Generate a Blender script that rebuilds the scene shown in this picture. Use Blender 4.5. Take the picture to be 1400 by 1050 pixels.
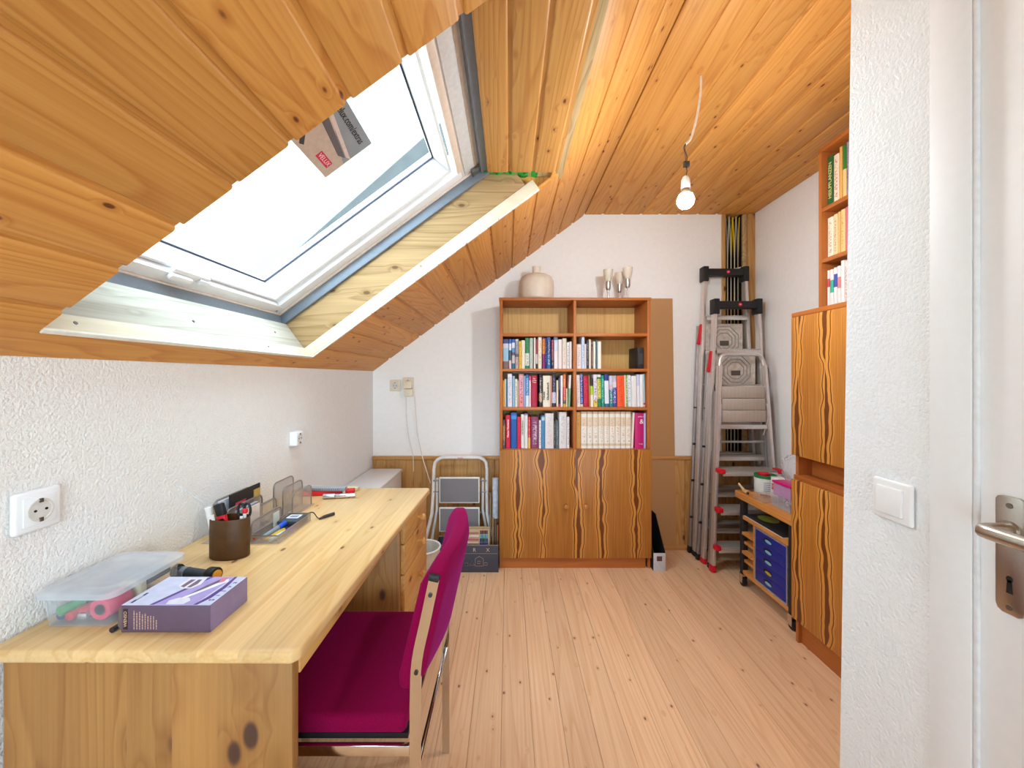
import bpy, bmesh, math, random
from mathutils import Matrix, Vector
random.seed(7)
for o in list(bpy.data.objects): bpy.data.objects.remove(o, do_unlink=True)
scene = bpy.context.scene
COL = scene.collection
R = math.radians

# ------------------------------------------------------------------ camera
CAM_H, F = 1.212, 545.0            # eye height (m), focal length in px of a 1400 px wide frame
cam = bpy.data.cameras.new('camera'); camo = bpy.data.objects.new('camera', cam); COL.objects.link(camo)
cam.sensor_width = 36.0; cam.lens = 36.0*F/1400
cam.shift_x = 5/1400; cam.shift_y = -10/1400; cam.clip_start = 0.02
camo.location = (0, 0, CAM_H); camo.rotation_euler = (R(90), 0, 0)
scene.camera = camo

# ------------------------------------------------------------------ world and light
SKY = 11.6
world = bpy.data.worlds.new('sky'); scene.world = world; world.use_nodes = True
bg = world.node_tree.nodes['Background']
bg.inputs[0].default_value = (0.65, 0.86, 1.0, 1); bg.inputs[1].default_value = SKY
BULB_STRENGTH = 570.0
BULB_COLOR = (0.93, 0.98, 1.0)
vs = scene.view_settings
vs.view_transform = 'Standard'; vs.look = 'None'; vs.gamma = 1.0; vs.use_curve_mapping = False
vs.exposure = 0.2
def portal(name, loc, rot, sx, sy):
    l = bpy.data.lights.new(name, 'AREA'); l.shape = 'RECTANGLE'; l.size = sx; l.size_y = sy
    l.cycles.is_portal = True
    o = bpy.data.objects.new(name, l); COL.objects.link(o); o.location = loc; o.rotation_euler = rot
    return o

# ------------------------------------------------------------------ helpers
W = {}                                            # world matrix of every object that may parent others
def lin(r, g, b):
    f = lambda v: (v/255/12.92) if v/255 <= .04045 else ((v/255+.055)/1.055)**2.4
    return (f(r), f(g), f(b), 1.0)
def tag(o, label=None, cat=None, group=None, kind=None):
    if label: o['label'] = label
    if cat: o['category'] = cat
    if group: o['group'] = group
    if kind: o['kind'] = kind
    return o
def thing(name, label, cat, loc=(0, 0, 0), rz=0.0, group=None, kind=None):
    o = bpy.data.objects.new(name, None); COL.objects.link(o)
    o.empty_display_size = .05
    o.location = loc; o.rotation_euler = (0, 0, rz)
    W[o] = Matrix.Translation(loc) @ Matrix.Rotation(rz, 4, 'Z')
    return tag(o, label, cat, group, kind)
class MB:
    def __init__(s): s.bm = bmesh.new()
    def _bev(s, vs, bev, seg):
        if bev > 0:
            es = list({e for v in vs for e in v.link_edges})
            bmesh.ops.bevel(s.bm, geom=es, offset=bev, segments=seg, profile=.5, affect='EDGES', clamp_overlap=True)
    def box(s, x0, x1, y0, y1, z0, z1, bev=0, seg=2, M=None):
        M0 = Matrix.Translation(((x0+x1)/2, (y0+y1)/2, (z0+z1)/2)) @ Matrix.Diagonal((abs(x1-x0), abs(y1-y0), abs(z1-z0), 1))
        if M is not None: M0 = M @ M0
        r = bmesh.ops.create_cube(s.bm, size=1, matrix=M0)
        s._bev(r['verts'], bev, seg); return s
    def prism(s, poly, axis, a0, a1, M=None, bev=0, seg=2):
        def pt(u, v, a):
            p = Vector({'x': (a, u, v), 'y': (u, a, v), 'z': (u, v, a)}[axis])
            return M @ p if M is not None else p
        A = [s.bm.verts.new(pt(u, v, a0)) for u, v in poly]; B = [s.bm.verts.new(pt(u, v, a1)) for u, v in poly]
        n = len(poly)
        fs = [s.bm.faces.new(A), s.bm.faces.new(B[::-1])]
        for i in range(n): fs.append(s.bm.faces.new((A[i], B[i], B[(i+1) % n], A[(i+1) % n])))
        bmesh.ops.recalc_face_normals(s.bm, faces=fs)
        s._bev(A+B, bev, seg); return s
    def cyl(s, p0, p1, r0, r1=None, seg=16, bev=0):
        p0 = Vector(p0); p1 = Vector(p1); d = p1-p0; r1 = r0 if r1 is None else r1
        M = Matrix.Translation((p0+p1)/2) @ d.to_track_quat('Z', 'Y').to_matrix().to_4x4()
        r = bmesh.ops.create_cone(s.bm, cap_ends=True, segments=seg, radius1=r0, radius2=r1, depth=d.length, matrix=M)
        if bev > 0:
            es = [e for e in {e for v in r['verts'] for e in v.link_edges} if len(e.link_faces) == 2 and any(len(f.verts) > 4 for f in e.link_faces)]
            bmesh.ops.bevel(s.bm, geom=es, offset=bev, segments=2, profile=.5, affect='EDGES', clamp_overlap=True)
        return s
    def sphere(s, c, r, sx=1, sy=1, sz=1, u=16, v=10):
        M = Matrix.Translation(c) @ Matrix.Diagonal((sx, sy, sz, 1))
        bmesh.ops.create_uvsphere(s.bm, u_segments=u, v_segments=v, radius=r, matrix=M); return s
    def tube(s, pts, r, seg=8, closed=False, flat=1.0, up=(0, 0, 1)):
        P = [Vector(p) for p in pts]; n = len(P); rings = []
        nrm = None
        for i in range(n):
            if closed: t = P[(i+1) % n]-P[i-1]
            else: t = P[min(i+1, n-1)]-P[max(i-1, 0)]
            t.normalize()
            if nrm is None:
                u = Vector(up)
                if abs(u.dot(t)) > .95: u = Vector((1, 0, 0)) if abs(t.x) < .9 else Vector((0, 1, 0))
                nrm = (u - t*u.dot(t)).normalized()
            else:
                nrm = (nrm - t*nrm.dot(t)).normalized()
            b = t.cross(nrm)
            rr = r[i] if isinstance(r, (list, tuple)) else r
            rings.append([s.bm.verts.new(P[i] + nrm*math.cos(2*math.pi*k/seg)*rr*flat + b*math.sin(2*math.pi*k/seg)*rr) for k in range(seg)])
        m = n if closed else n-1
        fs = []
        for i in range(m):
            a, c = rings[i], rings[(i+1) % n]
            for k in range(seg): fs.append(s.bm.faces.new((a[k], a[(k+1) % seg], c[(k+1) % seg], c[k])))
        if not closed:
            fs.append(s.bm.faces.new(rings[0][::-1])); fs.append(s.bm.faces.new(rings[-1]))
        bmesh.ops.recalc_face_normals(s.bm, faces=fs); return s
    def bar(s, p0, p1, w, h, up=(0, 0, 1), bev=0):
        p0 = Vector(p0); p1 = Vector(p1); d = (p1-p0); L = d.length; z = d.normalized()
        u = Vector(up); u = (u - z*u.dot(z)).normalized(); x = u.cross(z)
        M = Matrix(((x.x, u.x, z.x, 0), (x.y, u.y, z.y, 0), (x.z, u.z, z.z, 0), (0, 0, 0, 1)))
        M = Matrix.Translation((p0+p1)/2) @ M
        return s.box(-w/2, w/2, -h/2, h/2, -L/2, L/2, bev=bev, seg=2, M=M)
    def lathe(s, prof, c=(0, 0, 0), seg=28, sx=1, sy=1, M=None):
        rings = []
        for r, z in prof:
            ring = []
            for k in range(seg):
                p = Vector((math.cos(2*math.pi*k/seg)*r*sx, math.sin(2*math.pi*k/seg)*r*sy, z))
                if M is not None: p = M @ p
                ring.append(s.bm.verts.new(p + Vector(c)))
            rings.append(ring)
        fs = []
        for a, b in zip(rings[:-1], rings[1:]):
            for k in range(seg): fs.append(s.bm.faces.new((a[k], a[(k+1) % seg], b[(k+1) % seg], b[k])))
        fs.append(s.bm.faces.new(rings[0][::-1])); fs.append(s.bm.faces.new(rings[-1]))
        bmesh.ops.recalc_face_normals(s.bm, faces=fs); return s
    def mesh(s, name, smooth=True, ang=38):
        me = bpy.data.meshes.new(name); s.bm.to_mesh(me); s.bm.free()
        if smooth:
            me.shade_smooth(); me.set_sharp_from_angle(angle=R(ang))
        return me
    def build(s, name, mat, parent=None, origin=None, smooth=True, ang=38):
        """geometry is in world metres; it is moved into the parent's (or the origin's) own space"""
        me = s.mesh(name, smooth, ang)
        if isinstance(mat, (list, tuple)):
            for m in mat: me.materials.append(m)
        else: me.materials.append(mat)
        o = bpy.data.objects.new(name, me); COL.objects.link(o)
        if parent is not None:
            Mw = W[parent]; me.transform(Mw.inverted()); o.parent = parent; W[o] = Mw.copy()
        else:
            if origin is None:
                xs = [v.co for v in me.vertices]
                origin = ((min(v.x for v in xs)+max(v.x for v in xs))/2, (min(v.y for v in xs)+max(v.y for v in xs))/2, min(v.z for v in xs))
            Mw = Matrix.Translation(origin); me.transform(Mw.inverted()); o.location = origin; W[o] = Mw
        return o
def inst(name, me, mat, parent, loc, M=None):
    """an object that shares mesh data, at a local place of its parent"""
    o = bpy.data.objects.new(name, me); COL.objects.link(o)
    if not me.materials: me.materials.append(mat)
    if parent is not None: o.parent = parent
    Ml = Matrix.Translation(loc)
    if M is not None: Ml = Ml @ M
    o.matrix_local = Ml
    W[o] = (W[parent] if parent is not None else Matrix()) @ Ml
    return o
def text(name, body, size, mat, M, parent, extrude=.0002, align='CENTER', sx=1.0, bold=0.0):
    cu = bpy.data.curves.new(name, 'FONT'); cu.body = body; cu.size = size; cu.extrude = extrude
    cu.align_x = align; cu.align_y = 'CENTER'; cu.resolution_u = 3; cu.offset = bold
    t = bpy.data.objects.new(name, cu); COL.objects.link(t)
    bpy.context.view_layer.update()
    me = bpy.data.meshes.new_from_object(t)
    bpy.data.objects.remove(t, do_unlink=True); bpy.data.curves.remove(cu)
    me.transform(Matrix.Diagonal((sx, 1, 1, 1))); me.transform(M)
    me.materials.clear(); me.materials.append(mat)
    o = bpy.data.objects.new(name, me); COL.objects.link(o)
    if parent is not None:
        me.transform(W[parent].inverted()); o.parent = parent; W[o] = W[parent].copy()
    return o
def frame(o, x, y):
    """matrix whose local x / y axes are the given world directions, standing at o"""
    x = Vector(x).normalized(); y = Vector(y); y = (y - x*y.dot(x)).normalized(); z = x.cross(y)
    return Matrix(((x.x, y.x, z.x, o[0]), (x.y, y.y, z.y, o[1]), (x.z, y.z, z.z, o[2]), (0, 0, 0, 1)))
def arc(c, r, a0, a1, n, plane='xz', y=0.0):
    out = []
    for i in range(n+1):
        a = R(a0+(a1-a0)*i/n)
        u, v = c[0]+r*math.cos(a), c[1]+r*math.sin(a)
        out.append({'xz': (u, y, v), 'yz': (y, u, v), 'xy': (u, v, y)}[plane])
    return out

# ------------------------------------------------------------------ materials
class NT:
    def __init__(s, name):
        s.m = bpy.data.materials.new(name); s.m.use_nodes = True
        s.t = s.m.node_tree; s.n = s.t.nodes; s.b = s.n['Principled BSDF']; s.out = s.n['Material Output']
    def link(s, a, b): s.t.links.new(a, b)
    def add(s, typ, **kw):
        n = s.n.new(typ)
        for k, v in kw.items(): setattr(n, k, v)
        return n
    def set(s, sock, v):
        if hasattr(v, 'is_output'): s.link(v, sock)
        else: sock.default_value = v
    def math(s, op, a, b=None, c=None, clamp=False):
        n = s.add('ShaderNodeMath', operation=op, use_clamp=clamp); s.set(n.inputs[0], a)
        if b is not None: s.set(n.inputs[1], b)
        if c is not None: s.set(n.inputs[2], c)
        return n.outputs[0]
    def vmath(s, op, a, b=None, scale=None):
        n = s.add('ShaderNodeVectorMath', operation=op); s.set(n.inputs[0], a)
        if b is not None: s.set(n.inputs[1], b)
        if scale is not None: s.set(n.inputs[3], scale)
        return n.outputs[0]
    def mix(s, f, a, b, blend='MIX'):
        n = s.add('ShaderNodeMix', data_type='RGBA', blend_type=blend); s.set(n.inputs[0], f); s.set(n.inputs[6], a); s.set(n.inputs[7], b)
        return n.outputs[2]
    def ramp(s, f, stops, interp='LINEAR'):
        n = s.add('ShaderNodeValToRGB'); s.set(n.inputs[0], f); e = n.color_ramp.elements; n.color_ramp.interpolation = interp
        while len(e) < len(stops): e.new(.5)
        while len(e) > len(stops): e.remove(e[-1])
        for i, (p, c) in enumerate(stops):
            e[i].position = p; e[i].color = c if not isinstance(c, (int, float)) else (c, c, c, 1)
        return n.outputs[0]
    def noise(s, vec, scale=1.0, detail=2.0, rough=.5, dist=0.0):
        n = s.add('ShaderNodeTexNoise'); s.set(n.inputs['Vector'], vec)
        n.inputs['Scale'].default_value = scale; n.inputs['Detail'].default_value = detail
        n.inputs['Roughness'].default_value = rough; n.inputs['Distortion'].default_value = dist
        return n.outputs[0]
    def maprange(s, v, a, b, c, d, smooth=False):
        n = s.add('ShaderNodeMapRange'); n.interpolation_type = 'SMOOTHSTEP' if smooth else 'LINEAR'
        s.set(n.inputs[0], v)
        for i, q in enumerate((a, b, c, d)): n.inputs[i+1].default_value = q
        return n.outputs[0]
    def objco(s, shift=True):
        tc = s.add('ShaderNodeTexCoord'); v = tc.outputs['Object']
        if shift:
            oi = s.add('ShaderNodeObjectInfo')
            off = s.vmath('SCALE', (17.3, 31.7, 11.9), scale=oi.outputs['Random'])
            v = s.vmath('ADD', v, off); s.rand = oi.outputs['Random']
        return v
    def bump(s, h, strength=.3, dist=.002):
        n = s.add('ShaderNodeBump'); n.inputs['Strength'].default_value = strength; n.inputs['Distance'].default_value = dist
        s.set(n.inputs['Height'], h); s.link(n.outputs[0], s.b.inputs['Normal'])
    def fin(s, col=None, rough=.5, metal=0.0, spec=.5, coat=0.0):
        if col is not None: s.set(s.b.inputs['Base Color'], col)
        s.set(s.b.inputs['Roughness'], rough); s.b.inputs['Metallic'].default_value = metal
        s.b.inputs['Specular IOR Level'].default_value = spec; s.b.inputs['Coat Weight'].default_value = coat
        return s.m
_plain = {}
def plain(r, g, b, rough=.5, metal=0.0, spec=.4, var=.06, scale=60.0):
    key = (r, g, b, rough, metal, spec, var, scale)
    if key in _plain: return _plain[key]
    t = NT('paint_%d_%d_%d' % (r, g, b)); v = t.objco(False)
    n = t.noise(v, scale, 2)
    c = lin(r, g, b); k = t.maprange(n, .3, .7, 1-var, 1+var)
    col = t.vmath('SCALE', c[:3], scale=k)
    _plain[key] = t.fin(col, rough, metal, spec); return _plain[key]
def wood(name, light, dark, knot, along='y', rough=.45, rings=9.0, knots=.16, kscale=(11, 4.5), tint=.16, spec=.35, ringmix=.6, low=(5, .5), fine=(150, 3), bump=.08, strips=None):
    t = NT(name); v = t.objco(True)
    def S(cross, al): return {'x': (al, cross, cross), 'y': (cross, al, cross), 'z': (cross, cross, al)}[along]
    sh = 0.0
    if strips:                                   # glued-up staves: (axis, width)
        sx = t.add('ShaderNodeSeparateXYZ'); t.link(v, sx.inputs[0])
        cell = t.math('FLOOR', t.math('DIVIDE', sx.outputs['xyz'.index(strips[0])], strips[1]))
        wn = t.add('ShaderNodeTexWhiteNoise', noise_dimensions='1D'); t.link(cell, wn.inputs['W'])
        sh = wn.outputs['Value']
        v = t.vmath('ADD', v, t.vmath('SCALE', (3.1, 7.7, 5.3), scale=sh))
    vo = t.add('ShaderNodeTexVoronoi'); t.link(t.vmath('MULTIPLY', v, S(*kscale)), vo.inputs['Vector']); vo.inputs['Scale'].default_value = 1
    d = vo.outputs['Distance']
    lo = t.noise(t.vmath('MULTIPLY', v, S(*low)), 1, 1.5)
    bulge = t.maprange(d, 0, knots*2.6, 1.1, 0, True)
    w = t.math('ADD', t.math('MULTIPLY', lo, rings), bulge)
    fr = t.math('FRACT', w)
    ring = t.ramp(fr, [(0, 0.0), (.62, .28), (.9, 1.0), (1.0, 0.05)])
    fi = t.noise(t.vmath('MULTIPLY', v, S(*fine)), 1, 2)
    fac = t.math('ADD', t.math('MULTIPLY', ring, ringmix), t.math('MULTIPLY', t.math('SUBTRACT', fi, .38), .9), clamp=True)
    col = t.mix(fac, lin(*light), lin(*dark))
    halo = t.maprange(d, knots*.9, knots*2.3, .45, 0, True)
    col = t.mix(halo, col, lin(*dark))
    km = t.maprange(d, knots*.55, knots, .92, 0, True)
    col = t.mix(km, col, lin(*knot))
    val = t.maprange(t.rand if not strips else t.math('FRACT', t.math('ADD', t.rand, sh)), 0, 1, 1-tint, 1+tint*.5)
    col = t.vmath('SCALE', col, scale=val)
    if bump: t.bump(fac, bump, .001)
    return t.fin(col, rough, 0, spec)
def veneer(name, axis, centers, base=(184, 112, 40), light=(214, 142, 60), dark=(112, 58, 18), rough=.4):
    t = NT(name); v = t.objco(False)
    geo = t.add('ShaderNodeNewGeometry'); sp = t.add('ShaderNodeSeparateXYZ'); t.link(geo.outputs['Position'], sp.inputs[0])
    x = sp.outputs['xyz'.index(axis)]; z = sp.outputs[2]
    q = None
    for i, c in enumerate(centers):
        cv = t.add('ShaderNodeCombineXYZ'); t.set(cv.inputs[0], 3.7*i+c*9); t.set(cv.inputs[1], t.math('MULTIPLY', t.math('SIGN', t.math('SUBTRACT', x, c)), .33)); t.set(cv.inputs[2], t.math('MULTIPLY', z, 5.2))
        wob = t.noise(cv.outputs[0], 1, 2.5)
        dx = t.math('ABSOLUTE', t.math('SUBTRACT', x, c))
        qi = t.math('SUBTRACT', dx, t.math('MULTIPLY', t.math('SUBTRACT', wob, .28), .10))
        q = qi if q is None else t.math('MINIMUM', q, qi)
    q = t.math('ADD', q, t.math('MULTIPLY', t.math('SUBTRACT', t.noise(t.vmath('MULTIPLY', geo.outputs['Position'], (40, 40, 4)), 1, 2), .5), .004))
    fi = t.noise(t.vmath('MULTIPLY', geo.outputs['Position'], (260, 260, 4)), 1, 2)
    base_c = t.mix(t.maprange(fi, .3, .7, 0, 1), lin(base[0]*.9, base[1]*.86, base[2]*.8), lin(base[0]*1.07, base[1]*1.1, base[2]*1.15))
    u = t.maprange(q, -.02, .04, 0, 1)
    L, D = lin(*light), lin(*dark); Bm = lin(base[0]*.86, base[1]*.8, base[2]*.75)
    fig = t.ramp(u, [(0, D), (.03, D), (.08, L), (.29, L), (.315, D), (.375, D), (.41, L), (.5, L), (.52, Bm), (.56, L), (.64, Bm), (.68, L), (.8, Bm), (1, L)])
    m = t.maprange(q, .004, .028, 1, 0, True)
    col = t.mix(m, base_c, fig)
    t.bump(fi, .05, .001)
    return t.fin(col, rough, 0, .35)
def plaster(name, col, scale=75.0, strength=.55, dist=.004, rough=.85):
    t = NT(name); v = t.objco(False)
    n1 = t.noise(v, scale, 3, .55); n2 = t.noise(v, scale*.28, 2)
    h = t.math('ADD', t.ramp(n1, [(.36, 0.0), (.52, .7), (.68, 1.0)]), t.math('MULTIPLY', n2, .5))
    t.bump(h, strength, dist)
    c = t.mix(t.maprange(n2, .3, .7, 0, 1), lin(*col), lin(*[min(255, q*1.015) for q in col]))
    return t.fin(c, rough, 0, .25)
def see_through(name, col, alpha, rough=.1, gloss=.12):
    """thin clear sheet: mostly passes light straight, plus a little surface colour and gloss"""
    t = NT(name); tr = t.add('ShaderNodeBsdfTransparent'); tr.inputs[0].default_value = (1, 1, 1, 1)
    v = t.objco(False); n = t.noise(v, 30, 2)
    t.fin(t.vmath('SCALE', lin(*col)[:3], scale=t.maprange(n, .3, .7, .95, 1.05)), rough, 0, .5)
    mx = t.add('ShaderNodeMixShader')
    fr = t.add('ShaderNodeLayerWeight'); fr.inputs[0].default_value = .5
    t.set(mx.inputs[0], t.math('ADD', t.math('MULTIPLY', t.math('POWER', fr.outputs['Facing'], 4.0), gloss), alpha, clamp=True))
    t.link(tr.outputs[0], mx.inputs[1]); t.link(t.b.outputs[0], mx.inputs[2]); t.link(mx.outputs[0], t.out.inputs[0])
    return t.m

M_PINE = wood('pine_cladding', (221, 159, 82), (189, 115, 48), (92, 46, 22), 'y', .5, 30, .115, (19, 9), .12, .25, .5, (4.5, .33))
M_LINING = wood('pine_lining', (220, 164, 92), (182, 118, 56), (96, 54, 30), 'y', .42, 28, .13, (19, 9), .1, .35, .55, (5, .36))
M_FLOOR = wood('pine_floor', (240, 200, 160), (212, 156, 112), (116, 78, 60), 'y', .36, 22, .085, (17, 10), .09, .4, .4, (5, .3))
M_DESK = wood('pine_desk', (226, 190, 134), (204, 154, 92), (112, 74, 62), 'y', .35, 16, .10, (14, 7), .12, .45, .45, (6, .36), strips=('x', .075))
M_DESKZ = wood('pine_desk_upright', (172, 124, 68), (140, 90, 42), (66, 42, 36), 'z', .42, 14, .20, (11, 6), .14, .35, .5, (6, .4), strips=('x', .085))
M_DRAWER = wood('pine_drawer', (218, 168, 100), (188, 128, 66), (104, 60, 34), 'y', .4, 16, .14, (13, 6), .1, .35, .5, (6, .4))
M_WAINS = wood('pine_wainscot', (204, 158, 98), (170, 118, 62), (80, 50, 32), 'z', .45, 18, .15, (14, 6), .14, .35, .55, (6, .4))
M_RAIL = wood('pine_rail', (208, 154, 92), (176, 116, 58), (96, 56, 30), 'x', .45, 14, .1, (10, 4), .1)
M_RAW = wood('raw_plank', (206, 182, 138), (160, 128, 82), (110, 80, 52), 'y', .8, 18, .12, (9, 4), .08, .2, .6)
M_RAWS = wood('raw_side_plank', (178, 146, 104), (134, 102, 64), (104, 76, 48), 'x', .75, 16, .1, (10, 5), .06, .2, .55, (6, .5))
M_GREYED = wood('weathered_plank', (198, 192, 178), (160, 152, 136), (90, 70, 54), 'y', .85, 14, .1, (10, 4), .05, .15, .5)
M_CASE = wood('bookcase_frame', (188, 112, 54), (160, 86, 34), (120, 60, 24), 'z', .42, 8, .005, (5, 2), .06, .35, .4, (7, .6), (160, 3))
M_CASEX = wood('bookcase_shelf', (192, 114, 54), (166, 88, 34), (120, 60, 24), 'x', .42, 8, .005, (5, 2), .06, .35, .4, (7, .6), (160, 3))
M_CASEY = wood('cabinet_shelf', (186, 108, 48), (156, 82, 30), (120, 60, 24), 'y', .42, 8, .005, (5, 2), .06, .35, .4, (7, .6), (160, 3))
M_BACK = wood('bookcase_back', (234, 188, 114), (202, 148, 78), (150, 100, 50), 'z', .5, 12, .005, (5, 2), .05, .3, .5, (12, .4), (170, 3))
M_VEN_A = veneer('larch_veneer_case', 'x', (.060, .216, .4366, .588, .809), (172, 110, 46), (204, 140, 66))
M_VEN_B = veneer('larch_veneer_cabinet', 'y', (1.02, 1.17, 1.31, 1.47, 1.636, 1.785), (184, 118, 48), (212, 146, 66))
M_WALL = plaster('plaster_white', (248, 247, 246), 120, .3, .002)
M_WALLR = plaster('woodchip_wall', (238, 236, 233), 150, .5, .0035)
M_WALLF = plaster('roughcast_white', (238, 241, 243), 135, .5, .003)
M_WHITE = plain(240, 241, 243, .35, 0, .4, .01)
M_TRIM = plain(238, 241, 244, .6, 0, .4, .01)
M_PVC = plain(240, 240, 242, .3, 0, .45, .012)
M_CHROME = plain(214, 210, 204, .14, 1.0, .5, .02)
M_STEEL = plain(186, 178, 168, .32, 1.0, .5, .03, 300)
M_ALU = plain(220, 214, 211, .36, .7, .5, .05, 90)
M_ALUD = plain(176, 172, 172, .42, .75, .5, .05, 90)
M_BLACK = plain(30, 29, 31, .5, 0, .35, .1)
M_BLACKM = plain(44, 42, 42, .55, 0, .3, .12)
M_RED = plain(206, 24, 44, .42, 0, .4, .05)
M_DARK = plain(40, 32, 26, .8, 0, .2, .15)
M_GLASS = see_through('window_glass', (40, 46, 46), .03, .02, .3)
# ================================================================== the room
XL, XR, YB, YN = -0.954, 1.732, 2.81, -1.1          # left wall, right wall, back wall, wall behind the camera
XK, ZC, ZS = 0.541, 2.355, 1.25                      # kink of slope and ceiling, ceiling height, knee wall height
TH = math.atan2(ZC-ZS, XK-XL); CT, ST = math.cos(TH), math.sin(TH)
XP = 0.78                                            # partition with the door
def SL(s, n, y): return Vector((XL + s*CT - n*ST, y, ZS + s*ST + n*CT))
SLM = Matrix(((CT, 0, -ST, XL), (0, 1, 0, 0), (ST, 0, CT, ZS), (0, 0, 0, 1)))   # local (s, y, n) -> world
S0, S1, Y0, Y1 = .082, 1.42, .755, 1.80              # skylight opening in the slope
PITCH = .1335
SEND = (XK-XL)/CT

# floor -------------------------------------------------------------
floor = MB().box(XL-.2, XR+.2, YN-.2, YB+.3, -.12, -.018).build('floor', M_FLOOR, origin=(0, 0, 0)); tag(floor, kind='structure')
PW = .107
pl = MB().box(-PW/2+.0003, PW/2-.0003, YN, YB, -.018, 0, bev=.0009, seg=1).mesh('floor_plank'); pl.materials.append(M_FLOOR)
x = XL + .02
while x < XR + PW/2:
    inst('floor_plank', pl, M_FLOOR, floor, (x, 0, 0)); x += PW

# flat ceiling ------------------------------------------------------
ceil = MB().box(XK-.02, XR+.2, YN-.2, YB+.3, ZC+.0145, ZC+.14).build('ceiling', M_PINE, origin=(0, 0, 0)); tag(ceil, kind='structure')
def board_profile(p, t=.014):
    return [(0, .003), (.002, .0008), (.004, 0), (p-.021, 0), (p-.0175, .0009), (p-.0150, .0032), (p-.0140, .0062), (p, .0062), (p, t), (0, t)]
bme = MB().prism(board_profile(PITCH), 'y', YN, YB).mesh('ceiling_board', ang=30); bme.materials.append(M_PINE)
x = XK
while x < XR:
    inst('ceiling_board', bme, M_PINE, ceil, (x, 0, ZC)); x += PITCH

# sloped ceiling with the hole for the skylight ----------------------
b = MB()
for s0, s1, y0, y1 in ((-.3, S0-.025, YN-.2, YB+.3), (S0-.025, S1+.02, YN-.2, Y0-.025), (S0-.025, S1+.02, Y1+.03, YB+.3), (S1+.02, SEND+.12, YN-.2, YB+.3)):
    b.box(s0, s1, y0, y1, .0145, .17, M=SLM)
slope = b.build('ceiling', M_PINE, origin=(0, 0, 0)); tag(slope, kind='structure')
def sboard(s0, y0, y1, cut=None, p=PITCH):
    m = MB()
    prof = board_profile(p)
    if cut is None: m.prism(prof, 'y', y0, y1)
    else:
        prof2 = [(u, v) for u, v in prof]
        m.prism(prof2, 'y', y0, Y0); m.prism(prof2, 'y', Y1, y1)
        if cut > .012: m.prism([(0, .003), (.004, 0), (cut, 0), (cut, .014), (0, .014)], 'y', Y0, Y1)
    me = m.mesh('ceiling_board', ang=30)
    R3 = Matrix(((CT, 0, -ST, 0), (0, 1, 0, 0), (ST, 0, CT, 0), (0, 0, 0, 1)))
    o = inst('ceiling_board', me, M_PINE, slope, SL(s0, 0, 0), R3); return o
sboard(.153-PITCH-.02, YN, YB, cut=S0-(.153-PITCH-.02), p=PITCH+.02)
s = .153
while s < SEND-.004:
    p = min(PITCH, SEND-s)
    if p < .03: break
    if s < S1-.02:
        sboard(s, YN, Y0+random.uniform(-.002, .002), p=p); sboard(s, Y1+.001, YB, p=p)
    else: sboard(s, YN, YB, p=p)
    s += PITCH

# walls ---------------------------------------------------------------
wl = MB().box(XL-.2, XL, YN-.2, YB+.3, -.1, ZS+.02).build('wall_left', M_WALLR, origin=(XL, 0, 0)); tag(wl, kind='structure')
wr = MB().box(XR, XR+.2, -.2, YB+.3, -.1, ZC+.1).build('wall_right', M_WALL, origin=(XR, 0, 0)); tag(wr, kind='structure')
SX0, SX1, SZ = 1.526, 1.668, .655                     # open cable shaft in the corner
b = MB()
b.prism([(XL-.1, -.1), (SX0, -.1), (SX0, ZC+.1), (XK-.05, ZC+.1), (XL-.1, ZS-.08+.12)], 'y', YB, YB+.16)
b.box(SX0, SX1, YB, YB+.16, -.1, SZ); b.box(SX1, XR+.1, YB, YB+.16, -.1, ZC+.1)
b.box(XL-.1, XR+.1, YB+.16, YB+.22, -.1, ZC+.1)
wb = b.build('wall_back', M_WALL, origin=(0, YB, 0)); tag(wb, kind='structure')
MB().box(SX0+.001, SX1-.001, YB+.155, YB+.159, SZ, ZC+.014).build('shaft_lining', M_DARK, wb)  # dark sheets over the shaft's back and side make the recess dark
sp = MB().box(SX0-.024, SX0, YB-.012, YB-.0005, SZ+.004, ZC-.001, bev=.001).build('shaft_post', M_WAINS, wb)
MB().box(SX1-.016, SX1+.012, YB-.002, YB+.016, SZ+.004, ZC-.001, bev=.001).build('shaft_post', M_RAW, wb)
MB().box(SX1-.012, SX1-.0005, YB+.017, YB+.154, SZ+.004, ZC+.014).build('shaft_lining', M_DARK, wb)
MB().box(SX1+.012, XR-.002, YB-.016, YB-.0005, SZ+.004, ZC-.001, bev=.001).build('shaft_post', M_WAINS, wb)
# partition with light switch and door
b = MB()
b.prism([(.945, -.1), (.9, ZC+.1), (.719, ZC+.1), (.719, -.1)], 'x', XP, XP+.11)
b.box(XP, XP+.11, -.26, .719, 2.02, ZC+.1); b.box(XP, XP+.11, YN-.2, -.26, -.1, ZC+.1)
wp = b.build('wall_partition', M_WALLF, origin=(XP, 0, 0)); tag(wp, kind='structure')
wn = MB().box(XP+.1, XR+.2, .78, .88, -.1, ZC+.1).build('wall_niche', M_WALL, origin=(1.2, .88, 0)); tag(wn, kind='structure')
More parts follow.
